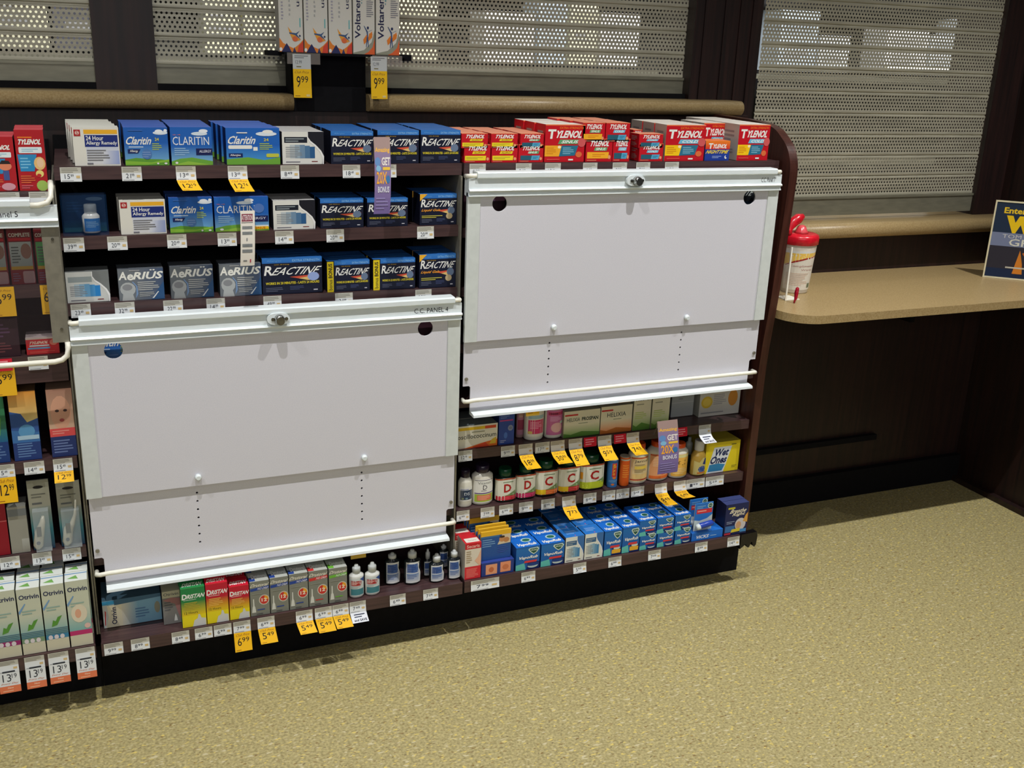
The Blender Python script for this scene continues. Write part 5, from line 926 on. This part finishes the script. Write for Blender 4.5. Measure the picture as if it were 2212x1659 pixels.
# ------------------------------------------------------------------ tall cream boxes on their post
r = empty('display_stand', (.676, .38, 1.37)); tag(r, 'dark display stand with a tray on the sill', 'stand')
part('post', Sh().box(-.098, .098, -.0, .07, 0.002, .142), 'black', r)
part('tray', Sh().box(-.125, .195, -.06, .075, .142, .148).box(-.16, -.125, -.03, .02, .138, .150).box(.195, .215, -.03, .02, .134, .150), 'black', r)
part('tag_holder', Sh().box(-.118, -.035, -.062, -.0605, .120, .147), 'film2', r, 'clear tag holder'); part('tag_holder', Sh().box(.10, .18, -.062, -.0605, .120, .147), 'film2', r, 'clear tag holder')
for i, (u0, u1) in enumerate(((604, 656), (658, 709), (711, 761), (763, 810), (812, 863))):
    Y = .325; X0, X1 = Xof(u0, Y, 1.518), Xof(u1, Y, 1.518)
    carton('voltb' if i < 3 else 'voltf', (X0+X1)/2, Y, 1.5183, X1-X0-.001, .30, .05, 'tall cream box with orange base, %s on the display tray' % ('leftmost', 'second from left', 'middle', 'fourth from left', 'rightmost')[i], 'medicine_box', 'tall cream boxes on the tray')
for u0, u1, t_ in ((633, 672, 'left'), (801, 836, 'right')):
    Y = .316; z = 1.514; X0, X1 = Xof(u0, Y, z-.05), Xof(u1, Y, z-.05); w = X1-X0; mp, T = ribbon([(0, 0), (0, -.03), (-.002, -.08), (-.004, -.105)], w); p = Pr(mp, 1, 3)
    p.q(0, .66, 1, 1, (196, 198, 192)); p.ln(.1, .9, .9, .98, 2, (120, 120, 120)); p.t('12.99', .15, .78, .5, .86, (90, 94, 100), 0); p.ln(.2, .6, .69, .74, 1, (120, 110, 60)); p.q(0, 0, 1, .66, (240, 190, 20)); p.t('Club Price', .1, .56, .88, .62, (140, 90, 30), 0, .1); split_price(p, '9.99', .18, .82, .24, .5, DK); p.ln(.08, .5, .03, .06, 1, (150, 110, 30)); p.q(.7, .03, .9, .08, (220, 200, 130))
    tag(link('price_tag', p.mesh('price_tag', 'paper'), None, ((X0+X1)/2, Y, z)), 'white and yellow price tag reading 9.99, %s under the tall cream boxes' % t_, 'price tag', 'price tags under the tall boxes')
# ------------------------------------------------------------------ counter, wipes tub, sign
def rrect(x0, x1, y0, y1, r):
    P = [(x1, y1), (x0, y1)]
    P += [(x0+r-r*math.cos(a), y0+r-r*math.sin(a)) for a in [math.radians(9*k) for k in range(11)]]
    return P + [(x1, y0)]
r = empty('counter', (2.5, .13, .834)); tag(r, 'tan laminate service counter with rounded corner', 'counter')
part('worktop', Sh().prism([rrect(1.876, 3.126, -.114, .386, .1)], 'z', 0, .024), 'tan', r, loc=(-2.5, -.13, 0))
part('support_bracket', Sh().box(2.6, 2.62, .2, .386, -.12, 0), 'black', r, loc=(-2.5, -.13, 0))
tx, ty = 2.082, .175; R0 = .044; r = empty('wipes_tub', (tx, ty, .8585)); tag(r, 'white wipes tub with red flip lid on the counter', 'tub')
part('body', Sh().lathe([(.040, 0), (.042, .003), (.053, .155), (.054, .158), (.054, .16)], 36), printed_col((222, 216, 204)), r)
def mp(u, v, l):
    zz = .012+v*.135; R_ = .0421+(zz-.003)*.0724+.0005+.00006*l; a = (u-.5)*2.4-.36; return (R_*math.sin(a), -R_*math.cos(a), zz)
p = Pr(mp, 12, 1); p.q(0, 0, 1, 1, (226, 220, 206)); p.q(0, .78, 1, .9, (222, 224, 222)); p.poly([(0, .56), (.3, .66), (.6, .74), (1, .78), (1, .86), (0, .84)], (240, 200, 90)); p.poly([(.05, .56), (.3, .67), (.6, .745), (1, .785), (1, .76), (.6, .71), (.3, .63), (.05, .55)], (160, 40, 36)); p.t('Compliments', .2, .52, .88, .58, (170, 110, 100), .0); p.t('Wipes', .5, .44, .85, .49, (170, 120, 110), 0); p.ln(.1, .8, .1, .4, 8, (214, 190, 170)); p.q(.78, .05, .9, .15, (110, 120, 90)); link('label', p.mesh('label', 'paper'), r)
lid = part('lid', Sh().lathe([(.055, .150), (.0575, .152), (.0575, .172), (.055, .178), (.046, .182), (.02, .183)], 36), 'red', r)
part('nozzle', Sh().lathe([(.022, .183), (.018, .19), (.012, .203), (.006, .207)], 18, c=(-.004, -.008, 0)), 'pinkred', lid)
part('flip_cap', Sh().tube([(-.050, -.01, .178), (-.048, -.005, .195), (-.035, .0, .212), (-.015, .0, .226), (.002, .0, .233)], [.009, .010, .015, .016, .008], 14), 'red', lid)
a = atZ(1696, 649, .8585); r = empty('card_holder', tuple(a)); tag(r, 'clear acrylic card holder with white edge beside the tub', 'card holder')
part('upright_sheet', Sh().box(0, .003, 0, .09, 0, .16), 'film2', r); part('edge', Sh().box(-.002, .003, -.003, .0, 0, .162), 'rod', r); part('foot', Sh().box(.003, .05, -.003, .05, 0, .002), 'rod', r)
a = atZ(1716, 655, .8585); r = empty('pen', (a[0], a[1]+.002, .8585)); tag(r, 'small dark red pen standing against the card holder', 'pen')
part('barrel', Sh().tube([(0, 0, .0), (.002, 0, .008), (.005, .001, .012), (.006, .002, .030), (.0085, .003, .044), (.009, .003, .047)], [.0025, .003, .0045, .0062, .005, .002], 12), printed_col((160, 16, 40)), r)
# sign
a = atZ(2122, 598, .8585); r = empty('countertop_sign', tuple(a), -math.radians(42)); tag(r, 'dark framed contest sign with yellow letters at the counter end', 'sign')
w, h = .27, .262
part('frame', Sh().box(0, w, 0, .006, 0, .005).box(0, w, 0, .006, h-.005, h).box(0, .005, 0, .006, .005, h-.005).box(w-.005, w, 0, .006, .005, h-.005), printed_col((222, 214, 180)), r)
p = Pr(lambda u, v, l: (.005+u*(w-.01), .002-.00006*l, .005+v*(h-.01)))
p.q(0, 0, 1, 1, (30, 46, 70)); p.q(0, .42, 1, .6, (120, 130, 160)); p.q(0, .0, 1, .42, (46, 44, 54)); p.q(0, 0, 1, .12, (24, 40, 70)); p.t('Enter to', .1, .855, .5, .935, (236, 200, 40), .03); p.t('WIN', .14, .60, .76, .83, (240, 200, 20), .08); p.t('TOM TOM', .13, .53, .62, .58, (206, 206, 206), 0); p.t('GPS', .22, .43, .54, .525, (222, 222, 206), .01)
p.poly([(.32, .06), (.44, .06), (.42, .2), (.37, .38)], (214, 130, 40)); p.q(.23, .13, .55, .15, (200, 196, 180)); p.poly([(.4, .34), (.48, .24), (.5, .28), (.43, .36)], (200, 110, 40)); link('poster', p.mesh('poster', 'paper'), r)
part('backing', Sh().box(.002, w-.002, .0035, .006, .003, h-.003), 'blackpl', r); part('easel_foot', Sh().box(w*.3, w*.7, .006, .09, 0, .003), 'blackpl', r)
# ------------------------------------------------------------------ tell look-alikes apart
from collections import defaultdict
D = defaultdict(list)
for o in THINGS:
    if o.get('group') in ('cartons in the back room', 'back room shelves seen through the holes'): continue
    D[o['label']].append(o)
NUM = ['first', 'second', 'third', 'fourth', 'fifth', 'sixth', 'seventh', 'eighth']
for lab, L_ in D.items():
    if len(L_) == 1: continue
    L_.sort(key=lambda o: pj(*o.location)[0])
    for i, o in enumerate(L_):
        o['label'] = lab + ', ' + ('left one', 'right one')[i] if len(L_) == 2 else lab + ', ' + NUM[i] + ' from left'
